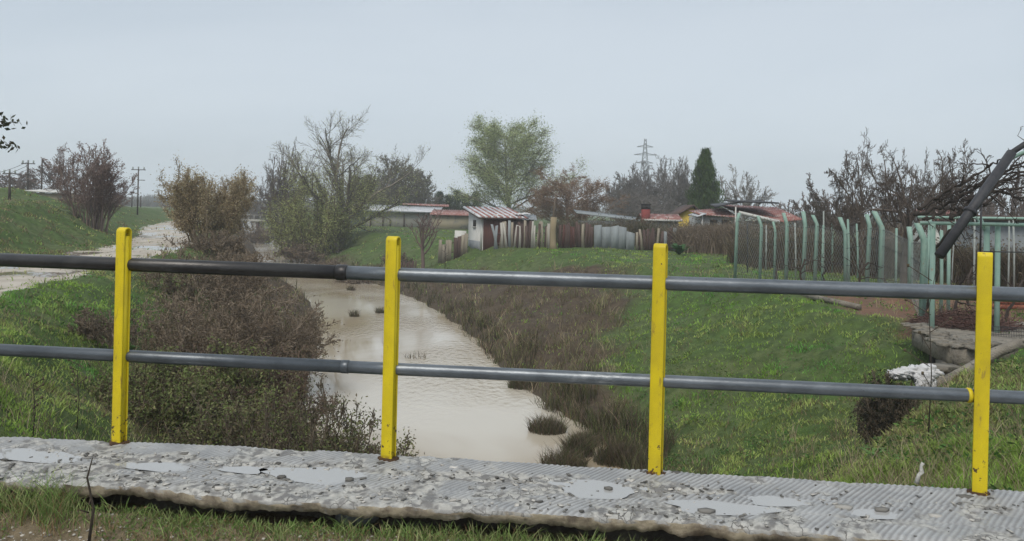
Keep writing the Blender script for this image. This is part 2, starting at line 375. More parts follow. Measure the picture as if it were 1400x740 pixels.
tag(brush(60000, 14, 110, lambda x, Y, L, D, z: (L > D) & (L > 2.85) & (L < 5.5 + 1.5 * fbm(x, Y, .5, 3, 98)), (.2, .6), BR + DK).build('dry_weeds', 'blade'),
    'tangled brown weeds along the left waterline', 'weeds', kind='stuff')
# tufts standing in the water
TUFTS = [(748, 590, .55, .40, 'broad dark rush tuft standing in the water below the middle posts'), (800, 607, .42, .3, 'dark rush tuft between the broad one and the right bank'),
         (485, 433, .30, .42, 'small grey-green rush tuft in mid canal left of the second post'), (519, 428, .26, .36, 'small dark rush tuft next to the second post top rail'),
         (569, 489, .5, .28, 'sparse thin reed sprigs poking from the pale water'), (770, 640, .6, .42, 'pointed dark rush clump at the walkway edge of the water'),
         (790, 622, .4, .5, 'ragged rush clump leaning off the right bank'), (842, 632, .6, .5, 'greenish rush clump at the foot of the right bank'), (690, 497, .45, .3, 'low brown rush tuft hugging the right waterline'),
         (480, 397, .35, .4, 'faint brown tuft in the far reach of the canal'), (715, 530, .55, .35, 'brown rush tuft at the bend of the right waterline')]
p_near = lambda py: py > 500
for px, py, rad, h, lab in TUFTS:
    p = G(px, py, WZ); n = 900 if p_near(py) else (150 if 'sparse' not in lab else 45)
    a = rng.uniform(0, 6.283, n); r = rad * np.sqrt(rng.random(n)) * .75
    B = np.stack([r * np.cos(a), r * np.sin(a) * .8, 0 * r - .03], 1)
    g = Geo(); hh = h * rng.uniform(.45, 1.2, n) * (1.1 - .5 * (r / rad) ** 2)
    blades(g, B, hh, np.full(n, .008 + .0003 * p[1]), rng.uniform(.1, .9, n), palette(n, DK + [(.13, .10, .06)], .3), 3)
    o = g.build('rush_tuft', 'blade'); o.location = tuple(p); tag(o, lab, 'rush tuft', 'rush tufts in the canal')
# ------------------------------------------------------------------ branching plants
def grow(start, dirs, length, rad, levels):
    out = []
    S, Dr, Ln, Rd = (np.array(a, float) for a in (start, dirs, length, rad))
    for li, lv in enumerate(levels):
        K = lv['K']; N = len(S); pts = np.zeros((N, K + 1, 3)); pts[:, 0] = S; d = Dr.copy(); ds = np.zeros((N, K + 1, 3)); ds[:, 0] = d
        for k in range(K):
            d = d + rng.normal(size=(N, 3)) * lv['w'] + np.array([0, 0, lv['t']]) ; d /= np.linalg.norm(d, axis=1, keepdims=True)
            pts[:, k + 1] = pts[:, k] + d * (Ln / K)[:, None]; ds[:, k + 1] = d
        tt = np.linspace(0, 1, K + 1)[None]; rr = Rd[:, None] * (1 - tt * lv.get('tp', .75))
        out.append((pts, rr))
        if li + 1 < len(levels):
            nx = levels[li + 1]; n = nx['n']; t0, t1 = nx['r']
            idx = np.repeat(np.arange(N), n); j = np.tile(np.arange(n), N)
            t = t0 + (t1 - t0) * (j + rng.random(len(idx))) / n; f = t * K; i0 = np.minimum(f.astype(int), K - 1); fr = (f - i0)[:, None]
            S = pts[idx, i0] * (1 - fr) + pts[idx, i0 + 1] * fr; tan = ds[idx, i0 + 1]
            q = rng.normal(size=tan.shape)
            if li == 0: g_ = j * 2.39996 + idx * 1.1; q = np.stack([np.cos(g_), np.sin(g_), 0 * g_], 1) + q * .15
            q = q - (q * tan).sum(1, keepdims=True) * tan; q /= np.linalg.norm(q, axis=1, keepdims=True)
            a = np.radians(rng.normal(nx['a'], nx.get('as', 10), len(idx)))[:, None]; Dr = tan * np.cos(a) + q * np.sin(a)
            Ln = Ln[idx] * nx['l'] * (1 - nx.get('ls', .45) * t) * rng.uniform(.65, 1.25, len(idx)); Rd = rr[idx, i0] * nx['q']
    return out
def lev(n=4, r=(.3, 1), a=40, l=.6, q=.6, K=5, w=.14, t=.03, tp=.75, ls=.45): return dict(n=n, r=r, a=a, l=l, q=q, K=K, w=w, t=t, tp=tp, ls=ls)
def plant(name, label, cat, base, h, w, trunks, levels, bark, group=None, leaves=None, rmin=.004, nst=1, spread=.1, S0=6, trunk_lv=1, tilt=(0, 0), r0=.03, parts=('trunk', 'crown')):
    """tapered stems with limbs and twigs, scaled to measured height and width"""
    st = np.zeros((nst, 3)); a = rng.uniform(0, 6.28, nst) + np.arange(nst) * 2.4
    rr = np.sqrt(rng.random(nst)) * spread
    st[:, 0] = np.cos(a) * rr * .5; st[:, 1] = np.sin(a) * rr * .5
    d = np.stack([np.cos(a) * rr * 1.0 * trunks + tilt[0], np.sin(a) * rr * trunks + tilt[1], np.ones(nst)], 1); d /= np.linalg.norm(d, axis=1, keepdims=True)
    o = grow(st, d, rng.uniform(.75, 1.1, nst) if nst > 1 else np.ones(1), np.full(nst, r0), levels)
    A = np.concatenate([p.reshape(-1, 3) for p, _ in o])
    zt = np.percentile(A[:, 2], 99.3); x0, x1 = np.percentile(A[:, 0], 1.5), np.percentile(A[:, 0], 98.5)
    mx = (x0 + x1) / 2; sx = w / (x1 - x0); sz = h / zt
    y0_, y1_ = np.percentile(A[:, 1], 1.5), np.percentile(A[:, 1], 98.5); sy = w / (y1_ - y0_)
    zb = lambda z: np.clip(z / zt, 0, 1)
    def tf(Q):
        R = Q.copy(); f = zb(Q[..., 2]) ; R[..., 0] = (Q[..., 0] - mx * f) * sx; R[..., 1] = (Q[..., 1] - (y0_ + y1_) / 2 * f) * sy; R[..., 2] = Q[..., 2] * sz; return R
    root = empty(name, base, label, cat, group)
    gt, gc, gl = Geo(), Geo(), Geo(); bark = np.array(bark)
    for i, (p, r) in enumerate(o):
        p = tf(p); r = np.maximum(r * h, rmin); S = S0 if i == 0 else (4 if i <= trunk_lv else 3)
        V_, F_ = tubes(p, r, S); per = p.shape[1] * S
        c = np.repeat(palette(len(p), bark, .2), per, 0)
        if i == 0: V_[:, 2] -= .12 * (V_[:, 2] < .1)
        (gt if i <= trunk_lv else gc).add(V_, F_, c)
    gt.build(parts[0], BARK, root, smooth=True)
    gc.build(parts[1], BARK, root)
    if leaves:
        for lf in ([leaves] if isinstance(leaves, dict) else leaves):
            src = np.concatenate([tf(p)[:, 1:].reshape(-1, 3) for p, _ in o[lf.get('lv', -1):]])
            if 'zmax' in lf: src = src[src[:, 2] < lf['zmax'] * h]
            if 'zmin' in lf: src = src[src[:, 2] > lf['zmin'] * h]
            C = src[rng.integers(0, len(src), lf['n'])] + rng.normal(size=(lf['n'], 3)) * lf.get('sp', .05)
            if 'drop' in lf: C[:, 2] -= rng.random(lf['n']) ** 1.3 * lf['drop']; C[:, 2] = np.maximum(C[:, 2], .15)
            ncl = fbm(C[:, 0] * 3 + C[:, 1] * 2, C[:, 2] * 3, .5, 2, 7)
            flakes(gl, C, lf['s'], palette(len(C), lf['c'], .25) * (.75 + .5 * ncl)[:, None])
        gl.build('foliage', LEAF, root)
    return root
def at(px, Y, dz=0):
    p = P(px, HY, Y); return np.array([p[0], Y, T1(p[0], Y) + dz])
def hgt(px, py, Y, base): return P(px, py, Y)[2] - base[2]
GREY = [(.13, .11, .095), (.19, .165, .145), (.09, .075, .065)]
def put(name, label, cat, px, Y, top, wpx, **k):
    b_ = at(px, Y); h = hgt(px, top, Y, b_)
    return plant(name, label, cat, b_, h, wpx * Y / FP, k.pop('trunks', .6), k.pop('levels'), k.pop('bark', GREY), rmin=k.pop('rmin', .00030 * Y), **k)
L5 = [lev(K=7, w=.07, t=.02), lev(7, (.2, 1), 36, .75, .55, 7, .11, .06), lev(6, (.15, 1), 38, .6, .55, 6, .13, .05), lev(6, (.1, 1), 38, .55, .55, 5, .14, .03), lev(5, (.1, 1), 38, .6, .6, 3, .14, .02)]
SH = [lev(K=7, w=.07, t=.02), lev(8, (.12, 1), 32, .5, .5, 5, .12, .05), lev(7, (.1, 1), 35, .5, .55, 4, .15, .04), lev(5, (.1, 1), 35, .55, .6, 3, .16, .03)]
DOME = [lev(K=5, w=.05, t=.02, tp=.5), lev(26, (.05, 1), 52, .95, .35, 7, .11, .06, ls=.25), lev(8, (.2, 1), 34, .5, .5, 5, .13, .04), lev(6, (.1, 1), 34, .55, .55, 4, .14, .03), lev(4, (.1, 1), 34, .6, .6, 3, .14, .02)]
OVAL = [lev(K=9, w=.015, t=.05, tp=.85), lev(44, (.07, .98), 50, .52, .36, 7, .07, .06, ls=.62), lev(8, (.2, 1), 34, .45, .5, 5, .13, .04), lev(6, (.1, 1), 34, .5, .55, 4, .14, .02), lev(4, (.1, 1), 34, .55, .6, 3, .14, .0)]
# left side
put('shrub_tree', 'dense purple-brown bare shrub tree on the dike slope above the track', 'tree', 124, 43, 203, 84, levels=SH, nst=24, spread=.6, r0=.010, bark=[(.22, .16, .14), (.15, .11, .10), (.28, .21, .18)], rmin=.0095,
    leaves=dict(n=7000, s=.045, c=[(.24, .17, .15), (.19, .13, .11)], sp=.06, zmin=.3))
put('willow_bush', 'broad straw-coloured catkin willow bush beside the dirt track', 'bush', 286, 40, 236, 108, levels=SH, nst=30, spread=.9, trunks=.75, r0=.012, bark=[(.22, .17, .10), (.15, .115, .07), (.30, .235, .16)], rmin=.010,
    leaves=[dict(n=26000, s=.042, c=[(.50, .42, .28), (.40, .32, .20), (.33, .28, .14)], sp=.12), dict(n=9000, s=.05, c=[(.30, .25, .13), (.3, .22, .14)], sp=.2, lv=-2)])
for px, Y, top, w, lab in ((70, 75, 216, 46, 'bare grey tree behind the white-roofed hut on the dike'), (12, 80, 232, 50, 'thin bare tree at the far left among the poles'),
                           (40, 95, 236, 36, 'faint small bare tree between the twin dark poles'), (162, 130, 262, 20, 'tiny bare shrub on the crest beside the lone pole')):
    put('bare_tree', lab, 'tree', px, Y, top, w, levels=L5[:4] + [lev(3, (.1, 1), 38, .55, .6, 3, .18, .02)], r0=.018, nst=2, spread=.3, rmin=.00030 * Y, bark=[(.24, .19, .18), (.18, .14, .13)])
# big willow
put('willow_tree', 'tall spreading bare willow with yellow-green shoots leaning over the canal', 'tree', 458, 74, 162, 158, levels=[lev(K=4, w=.05, t=0, tp=.3), lev(11, (.35, 1), 44, 1.9, .5, 10, .11, .05, ls=.1), lev(8, (.2, 1), 32, .5, .55, 7, .13, .05), lev(6, (.15, 1), 32, .55, .55, 5, .13, .03), lev(5, (.1, 1), 30, .6, .6, 3, .12, 0)],
    nst=2, spread=.35, r0=.036, rmin=.012, bark=[(.14, .12, .10), (.20, .175, .145), (.10, .09, .075)],
    leaves=[dict(n=11000, s=.07, c=[(.40, .43, .17), (.32, .36, .14)], sp=.25, zmax=.66, drop=2.0), dict(n=14000, s=.05, c=[(.42, .44, .22), (.36, .38, .18)], sp=.25)])
put('willow_tree', 'low yellow-green weeping willow clump at the left foot of the tall bare one', 'tree', 418, 70, 270, 84, levels=SH, nst=9, spread=.8, trunks=.6, r0=.02, rmin=.02, bark=[(.12, .10, .06), (.17, .16, .08)],
    leaves=dict(n=15000, s=.07, c=[(.32, .36, .13), (.40, .42, .19), (.24, .27, .10)], sp=.35, drop=1.0))
put('willow_tree', 'leaning bare grey willow left of the tall one, reaching to the sky', 'tree', 392, 82, 205, 64, levels=DOME, nst=2, spread=.4, r0=.026, tilt=(-.3, 0), rmin=.016, bark=GREY)
put('willow_bush', 'rounded olive willow bush hanging down the bank by the shed', 'bush', 452, 70, 278, 46, levels=SH, nst=9, spread=.9, r0=.02, rmin=.02, bark=GREY,
    leaves=dict(n=6000, s=.10, c=[(.13, .16, .06), (.18, .19, .08)], sp=.2, drop=.4))
for px, Y, top, w, lab, lc in ((538, 112, 217, 56, 'bare grey tree with faint buds behind the long shed roof', (.22, .24, .13)), (572, 118, 230, 46, 'pale green-tipped tree at the right end of the long shed', (.25, .27, .15)),
                               (505, 120, 240, 60, 'grey leafless tree right behind the tall willow', (.2, .2, .13))):
    put('budding_tree', lab, 'tree', px, Y, top, w, levels=OVAL, nst=2, spread=.4, r0=.02, rmin=.02, bark=[(.20, .18, .155), (.15, .135, .115)], leaves=dict(n=3000, s=.10, c=[lc], sp=.25))
for px, Y, top, w in ((360, 170, 268, 70), (330, 210, 276, 60), (385, 150, 255, 50)):
    put('thicket_tree', {360: 'hazy bare thicket at the vanishing end of the canal', 330: 'faintest hazy thicket right of the straw-coloured bush', 385: 'hazy bare trees just left of the willows'}[px], 'tree', px, Y, top, w, levels=SH, nst=14, spread=1.3, r0=.02, rmin=.04, bark=GREY)
# conifer row
def conifer(name, label, px, Y, top, wpx, cols, n, group=None, tip=1.0):
    b_ = at(px, Y); h = hgt(px, top, Y, b_); w = wpx * Y / FP
    root = empty(name, b_, label, 'tree', group)
    g = Geo(); g.tube([(0, 0, -.1), (0, 0, h * .5), (0.03, 0, h * .96)], [h * .022, h * .014, .01], 8, (.10, .075, .05)); g.build('trunk', BARK, root)
    nb = 240; zz = h * (.03 + .95 * (np.arange(nb) / nb)); az = np.arange(nb) * 2.4 + rng.random(nb); f = zz / h
    R = w / 2 * np.clip((1 - f) ** (.82 * tip) * (.55 + .45 * np.minimum(f / .12, 1)), .02, 1) * rng.uniform(.5, 1.3, nb) * np.where(np.arange(nb) % 5 == 0, 1.12, 1)
    Pn = np.zeros((nb, 5, 3))
    for k in range(5):
        t = k / 4; Pn[:, k, 0] = np.cos(az) * R * t; Pn[:, k, 1] = np.sin(az) * R * t; Pn[:, k, 2] = zz + R * (.45 * t + .35 * t * t)
    gc = Geo(); V_, F_ = tubes(Pn, np.maximum(.02 * (1 - np.linspace(0, .8, 5))[None] * np.ones((nb, 1)), .008), 3); gc.add(V_, F_, (.09, .07, .04)); gc.build('branches', BARK, root)
    bi = rng.integers(0, nb, n); t = rng.random(n) ** .6; k = np.minimum((t * 4).astype(int), 3); fr = (t * 4 - k)[:, None]
    C = Pn[bi, k] * (1 - fr) + Pn[bi, k + 1] * fr + rng.normal(size=(n, 3)) * (.04 * w)
    hue = rng.random(nb)[bi][:, None]; c = palette(n, cols, .3) * (.55 + .9 * hue)
    gl = Geo(); a = len(C); B = C; blades(gl, B, np.full(a, .05 * w + .08) * rng.uniform(.6, 1.5, a), np.full(a, .016 * w + .015), rng.uniform(.1, .6, a), c, 1)
    gl.build('foliage', LEAF, root); return root
conifer('cypress_tree', 'tall pointed dark green conifer between the yellow hut and the red roof', 963, 78, 207, 54, [(.035, .075, .018), (.055, .105, .025), (.085, .13, .03)], 42000)
for px, top, w, lab in ((601, 264, 24, 'leftmost of the dark conifers over the shed'), (613, 268, 22, 'second dark conifer over the shed from the left'), (624, 262, 24, 'slightly taller dark conifer in the middle of the row over the shed'),
                        (637, 268, 24, 'fourth dark conifer from the left over the shed'), (650, 264, 26, 'rightmost dark conifer over the shed, beside the pale green tree')):
    conifer('conifer', lab, px, 125, top, w, [(.03, .06, .025), (.045, .08, .03)], 7000, 'dark conifers over the shed', .6)
# central trees
put('poplar_tree', 'large round tree with fresh pale green leaves behind the plank fence', 'tree', 699, 108, 168, 134, levels=OVAL,
    nst=1, spread=.02, trunks=.1, r0=.028, rmin=.018, bark=[(.17, .16, .12), (.12, .11, .085)], leaves=[dict(n=60000, s=.08, c=[(.42, .48, .22), (.34, .41, .17), (.50, .54, .29)], sp=.42), dict(n=12000, s=.11, c=[(.17, .21, .10)], sp=.6, lv=-2)])
put('shrub_tree', 'reddish-brown dense rounded bare tree behind the plank fence', 'tree', 779, 72, 234, 112, levels=DOME, nst=1, spread=.02, trunks=.1, r0=.03, rmin=.015, bark=[(.23, .155, .11), (.17, .12, .09), (.28, .20, .145)],
    leaves=dict(n=34000, s=.045, c=[(.32, .22, .15), (.23, .155, .10)], sp=.15))
for px, Y, top, w, lab in ((862, 118, 235, 50, 'bare grey tree left of the pylon mast'), (900, 122, 219, 72, 'dark bare tree in front of the pylon foot'), (930, 112, 222, 50, 'dark bare tree just left of the green conifer'),
                           (845, 125, 250, 36, 'low bare tree at the left end of the grey trees'), (880, 100, 262, 90, 'low dense bare thicket behind the red chimney')):
    put('bare_tree', lab, 'tree', px, Y, top, w, levels=DOME if px != 880 else SH, nst=2 if px != 880 else 16, spread=.6, trunks=.5, r0=.022, rmin=.019, bark=[(.14, .125, .115), (.19, .17, .155)])
put('bare_tree', 'rounded bare grey tree over the red roofed house', 'tree', 1016, 95, 230, 70, levels=[lev(K=4, w=.04, t=.02, tp=.4), lev(16, (.25, 1), 50, 1.5, .35, 7, .07, .06, ls=.2), lev(7, (.2, 1), 30, .5, .5, 5, .1, .04), lev(6, (.1, 1), 30, .55, .55, 4, .12, .03), lev(3, (.1, 1), 30, .6, .6, 3, .12, .02)], nst=1, spread=.05, r0=.03, rmin=.022, bark=[(.20, .18, .165), (.26, .235, .215)])
# right orchard trees
FR = [lev(K=4, w=.08, t=.02, tp=.3), lev(10, (.4, 1), 46, 1.45, .42, 9, .15, .012, ls=.1), lev(8, (.2, 1), 45, .45, .5, 7, .2, .0), lev(7, (.15, 1), 45, .55, .55, 5, .2, .02), lev(6, (.1, 1), 45, .6, .6, 3, .2, .02)]
for px, Y, top, w, lab, r0 in ((1240, 26, 197, 120, 'dark gnarled bare fruit tree beside the fallen vine trellis', .036), (1182, 31, 205, 104, 'bare fruit tree with fine twigs, second from the trellis', .03),
                               (1292, 33, 205, 80, 'bare fruit tree directly behind the vine trellis frame', .03), (1140, 44, 240, 76, 'smaller bare fruit tree farthest from the trellis', .028)):
    put('fruit_tree', lab, 'tree', px, Y, top, w, levels=FR, r0=r0, rmin=.00026 * Y, S0=8, bark=[(.11, .088, .072), (.15, .125, .108), (.08, .066, .055)])
for px, Y, top, w, lab in ((1120, 70, 262, 90, 'low bare shrubs behind the tilted posts and red roof'), (1380, 60, 245, 110, 'hazy bare thicket behind the vine trellis'), (1300, 80, 262, 90, 'low grey thicket behind the pink-red shed roof')):
    put('bare_bush', lab, 'bush', px, Y, top, w, levels=SH, nst=16, spread=1.4, r0=.014, rmin=.022, bark=[(.17, .13, .115), (.13, .105, .09)])
put('fruit_tree', 'small many-stemmed bare pinkish tree on the grass before the long shed', 'tree', 581, 50, 288, 42, levels=[lev(K=3, w=.05, t=0, tp=.3), lev(9, (.5, 1), 40, 1.9, .5, 6, .08, .08), lev(5, (.2, 1), 30, .5, .6, 4, .14, .05), lev(3, (.2, 1), 30, .5, .6, 3, .14, .02)], r0=.035, rmin=.016, bark=[(.17, .12, .11), (.13, .095, .085)])
# branch entering at the far left from a tree outside
b_ = np.array([-9.3, 11.5, T1(-9.3, 11.5)]); root = empty('leafy_tree', b_, 'dark leafy branch tips reaching in at the upper left edge', 'tree')
g = Geo(); g.tube([(0, 0, -.2), (-.05, 0, 1.4), (.05, .05, 3.2), (.1, 0, 4.6)], [.12, .1, .07, .04], 9, (.08, .065, .05)); g.build('trunk', BARK, root)
g = Geo(); gl = Geo()
for z0, tx, tz in ((1.7, 1.98, 2.72), (2.1, 2.0, 3.05), (3.0, 1.0, 4.6), (2.2, -1.2, 3.4), (3.4, -.9, 4.7), (2.8, .3, 4.9)):
    q = np.array([[0, 0, z0], [tx * .3, .1, z0 + (tz - z0) * .5], [tx * .7, .05, z0 + (tz - z0) * .85], [tx, 0, tz]]); g.tube(q, [.035, .025, .015, .007], 6, (.07, .055, .045))
    n = 110; C = q[rng.integers(2, 4, n)] + rng.normal(size=(n, 3)) * np.array([.16, .2, .05])
    C[:, 0] = np.minimum(C[:, 0], 2.05); flakes(gl, C, .045, palette(n, [(.04, .05, .025), (.06, .05, .03)]))
g.build('branches', BARK, root); gl.build('foliage', LEAF, root)
# ------------------------------------------------------------------ thickets of the left bank
BS = [lev(K=8, w=.13, t=-.03), lev(7, (.15, 1), 45, .5, .55, 5, .17, .03), lev(6, (.1, 1), 45, .55, .6, 4, .2, .02), lev(4, (.1, 1), 45, .6, .6, 3, .2, .02)]
def bush(name, label, px, Y, h, w, bark, leaves=None, nst=26, cat='bush', x=None, spread=1.3, rmin=None, group=None):
    b_ = at(px, Y); return plant(name, label, cat, b_, h, w, .9, BS, bark, group=group, leaves=leaves, rmin=rmin or .003 + .00028 * Y, nst=nst, spread=spread, r0=.012, S0=5, trunk_lv=0, parts=('stems', 'twigs'))
DKB = [(.12, .095, .07), (.17, .14, .10), (.085, .07, .05)]
GL = [(.17, .22, .07), (.25, .28, .11), (.12, .15, .05), (.22, .19, .10)]
DL = [(.12, .10, .06), (.15, .125, .075), (.10, .12, .05)]
bush('bramble_bush', 'green-leaved bramble mound just behind the walkway, left of the second post', 390, 10.2, 1.55, 2.9, DKB, dict(n=30000, s=.024, c=GL + DL[:2], sp=.07), 40)
bush('bramble_bush', 'dark bramble mass trailing over the water at the second post', 435, 9.8, 1.9, 1.95, DKB, dict(n=9000, s=.022, c=DL + GL[:1], sp=.07), 34)
bush('bramble_bush', 'dark purple-brown bramble heap at the walkway edge between first and second post', 325, 8.8, .85, 1.7, DKB, dict(n=6000, s=.016, c=DL, sp=.06), 34)
bush('bramble_bush', 'mixed green and brown bramble behind the first post', 255, 13.0, 1.3, 2.5, DKB + [(.15, .11, .07)], dict(n=24000, s=.028, c=GL, sp=.08), 36)
bush('bramble_bush', 'brown bare bramble between the first post and the green mound', 335, 14.0, 1.35, 3.0, [(.14, .10, .075), (.10, .07, .055), (.19, .14, .10)], dict(n=7000, s=.024, c=DL + [(.14, .11, .06)], sp=.08), 36)
BB = [(.21, .165, .12), (.15, .115, .085), (.28, .225, .165)]
for px, Y, h, w, lab in ((305, 19, 1.7, 4.0, 'wide reddish-brown bare bush under the top rail, nearest of the waterside bushes'), (372, 21, 1.35, 2.9, 'round brown bare bush overhanging the canal in front of the bend'),
                         (290, 24, 2.0, 4.0, 'brown bare bush behind the top rail, nearer the track'), (310, 29, 1.2, 2.4, 'dull brown bush between the straw-coloured bush and the water'),
                         (265, 17, 1.1, 2.0, 'thin brown bush right of the first yellow post'), (298, 36, 1.2, 2.4, 'brown bush right beneath the straw-coloured bush')):
    bush('bare_bush', lab, px, Y, h, w, BB, dict(n=5000, s=.03, c=[(.19, .15, .10), (.14, .11, .07)], sp=.1), 34, group='brown bushes on the left bank')
bush('bare_bush', 'thin brown weeds bush left of the first yellow post', 150, 15, .7, 1.2, BB, None, 22)
for px, Y, h, w, lab in ((425, 70, 2.0, 5.0, 'dark brown thicket at the waterside below the willows'), (348, 100, 2.2, 5, 'brown thicket at the far bend of the canal'), (440, 60, 1.3, 3.4, 'brown scrub on the right bank below the round olive bush'),
                         (490, 52, .9, 2.4, 'low dark scrub on the green bank left of the second post'), (545, 55, 1.0, 2.0, 'dark scrap-like bush beside the second post top')):
    bush('bare_bush', lab, px, Y, h, w, BB, dict(n=3000, s=.05, c=[(.13, .10, .08)], sp=.15), 26, group='brown scrub below the willows')
# dark bush with rags on the right bank
bush('bramble_bush', 'dark bush under the white rags on the right bank', 1222, 11.4, 1.0, .72, DKB, dict(n=9000, s=.018, c=[(.03, .035, .02), (.05, .045, .03)], sp=.05), 40, spread=.9)
# lone dry stalks
for px, py, Y, h, lab in ((52, 470, 9, .75, 'curly dry weed stalk left of the first post'), (112, 480, 10, .9, 'straight dry weed stalk closest to the first post'), (1276, 640, 8.0, 1.9, 'tall thin dry stem right of the white rags'),
                          (610, 345, 48, 1.6, 'thin bare sapling below the white hut'), (131, 655, 3.37, .35, 'thin black twig standing in the verge grass')):
    p = G(px, py, 0) if Y < 4 else at(px, Y); 
    if Y < 4: p = np.array([P(px, HY, 3.32)[0], 3.32, -.14])
    r = empty('weed_stalk', p, lab, 'weed stalk'); g = Geo(); g.tube([(0, 0, -.03), (.02, 0, h * .4), (-.015, .01, h * .75), (.03 * h, 0, h)], [.007, .005, .004, .002] if Y < 20 else .02, 6, (.055, .045, .035)); g.build('stem', BARK, r)
    g = Geo()
    for k in range(7 if Y > 4 else 2):
        z = h * (.35 + .09 * k); a = rng.uniform(0, 6.28); l = h * .12; g.tube([(0, 0, z), (math.cos(a) * l, math.sin(a) * l, z + l * .6)], .0025 + .0002 * Y, 5, (.07, .055, .04))
        if Y > 4: g.box((math.cos(a) * l, math.sin(a) * l, z + l * .6), (.02, .02, .03), a, (.10, .08, .05))
    g.build('side_shoots', BARK, r)
# dock leaves
def rosette(px, Y, n, s, lab, col):
    p = at(px, Y); g = Geo()
    for k in range(n):
        a = k * 2.4; l = s * random.uniform(.6, 1.1); w = l * .16; e = random.uniform(.5, 1.2)
        c, q = math.cos(a), math.sin(a); pts = [(0, .2, 0), (.35, 1, .5), (.7, .9, .75), (1, .05, .7)]
        V_ = []
        for t, ww, zz in pts: V_ += [(c * l * t - q * w * ww, q * l * t + c * w * ww, zz * l * e), (c * l * t + q * w * ww, q * l * t - c * w * ww, zz * l * e)]
        g.add(V_, [[0, 1, 3, 2], [2, 3, 5, 4], [4, 5, 7, 6]], np.array(col) * random.uniform(.7, 1.3))
    o = g.build('dock_plant', LEAF); o.location = tuple(p); tag(o, lab, 'plant')
rosette(1047, 11.4, 22, .34, 'pale green broad-leaved dock plant low on the right bank', (.15, .26, .10))
rosette(1203, 8.0, 14, .15, 'bright green leafy weed behind the walkway on the right', (.12, .24, .06))
rosette(176, 15, 16, .35, 'broad-leaved weed behind the first post on the left bank', (.06, .13, .03))
rosette(930, 44, 16, .8, 'dark green leafy clump on the field by the plank fence', (.04, .10, .03))
# ------------------------------------------------------------------ hedge of bare vines behind the green posts
def scrubrow(px0, px1, Ya, Yb, h, N, lab, name, cols=BB):
    g = Geo(); t = rng.random(N); Yl = Ya + (Yb - Ya) * t + rng.normal(size=N) * .9; x = np.array([P(px0 + (px1 - px0) * a, HY, 1)[0] for a in t]) * (Ya + (Yb - Ya) * t); z = TH(x, Yl)
    H = h * rng.uniform(.35, 1.1, N) * (.7 + .6 * fbm(x, Yl, .8, 2, 3)); blades(g, np.stack([x, Yl, z], 1), H, np.full(N, .010 + .0005 * Ya), rng.uniform(.1, .8, N), palette(N, cols, .35), 4)
    C = np.stack([x, Yl, z + H * rng.random(N)], 1) + rng.normal(size=(N, 3)) * .2; flakes(g, C, .03 + .0006 * Ya, palette(N, cols, .3))
    return tag(g.build(name, 'blade'), lab, 'scrub', kind='stuff')
scrubrow(925, 1110, 49, 46, 1.75, 16000, 'tangled brown scrub behind the tilted green posts', 'vine_scrub')
scrubrow(1010, 1420, 36, 27, 1.5, 22000, 'rows of bare brown vines in the garden on the right', 'bare_vines', [(.15, .11, .08), (.10, .075, .06), (.17, .14, .09), (.09, .09, .045)])
scrubrow(1190, 1420, 62, 60, 2.2, 9000, 'far brown scrub beyond the garden', 'garden_scrub')
scrubrow(755, 1010, 56, 54, 1.9, 12000, 'brown creeper tangle over the board fence', 'creeper_tangle', [(.13, .10, .075), (.17, .14, .10), (.10, .11, .06)])
# far woodland
g = Geo()
for (a0, a1, Y, hh, N) in ((-.5, -.25, 420, 5.5, 7000), (-.35, .1, 600, 8, 8000), (.0, .7, 520, 7, 9000), (.32, .6, 150, 3.6, 6000), (-.7, -.4, 300, 3.5, 4000)):
    x = rng.uniform(a0, a1, N) * Y; Yl = Y + rng.uniform(-8, 8, N); H = hh * (.4 + fbm(x / hh, 0 * x, .5, 4, 8)) * rng.uniform(.3, 1.1, N)
    blades(g, np.stack([x, Yl, TH(x, Yl)], 1), H, np.full(N, .0013 * Y), rng.uniform(.05, .5, N), palette(N, [(.10, .085, .075), (.08, .085, .06)]), 3)
tag(g.build('distant_woods', 'blade'), 'hazy bare woodland along the horizon', 'woods', kind='stuff')
# ------------------------------------------------------------------ bridge: road deck, walkway, railing
simple('gravel_mat', (.20, .17, .13), (.12, .10, .075), 9, .9, .9, c3=(.33, .30, .25), thr=(.58, .66), s3=45, world=True)
simple('verge_mat', (.25, .20, .13), (.15, .12, .075), 12, .95, 1, c3=(.2, .17, .12), thr=(.6, .7), s3=60, world=True)
simple('dark_concrete', (.16, .145, .12), (.09, .08, .065), 5, .9, .7, world=True)
B0 = [G(*a, 0) for a in ((163, 605), (531, 627), (896, 648), (1339, 674))]
A = np.array(B0); dv = A[3] - A[0]; th = math.atan2(dv[1], dv[0]); E1 = np.array([math.cos(th), math.sin(th), 0]); E2 = np.array([-math.sin(th), math.cos(th), 0]); O0 = (A[0] + A[3]) / 2
def UV(u, v_, z=0): return O0 + E1 * u + E2 * v_ + np.array([0, 0, z])
def nx(a): return np.asarray(a)
back, front = .10, None
def uvof(p): q = p - O0; return float(q @ E1), float(q @ E2)
bk = [uvof(G(*a, 0)) for a in ((20, 598), (320, 610), (700, 632), (1100, 655), (1390, 672))]
fr = [uvof(G(*a, 0)) for a in ((5, 655), (180, 663), (400, 682), (700, 696), (1000, 716), (1250, 735))]
fu = np.array([-4.5] + [a[0] for a in fr] + [4.5]); fv = np.array([fr[0][1]] + [a[1] for a in fr] + [fr[-1][1] + .0])
bu = np.array([-4.5] + [a[0] for a in bk] + [4.5]); bv = np.array([bk[0][1]] + [a[1] for a in bk] + [bk[-1][1]])
NUu, NVv = 1000, 110
uu = np.linspace(-4.2, 4.2, NUu); vv = np.linspace(0, 1, NVv)
Ug, Tg = np.meshgrid(uu, vv, indexing='ij')
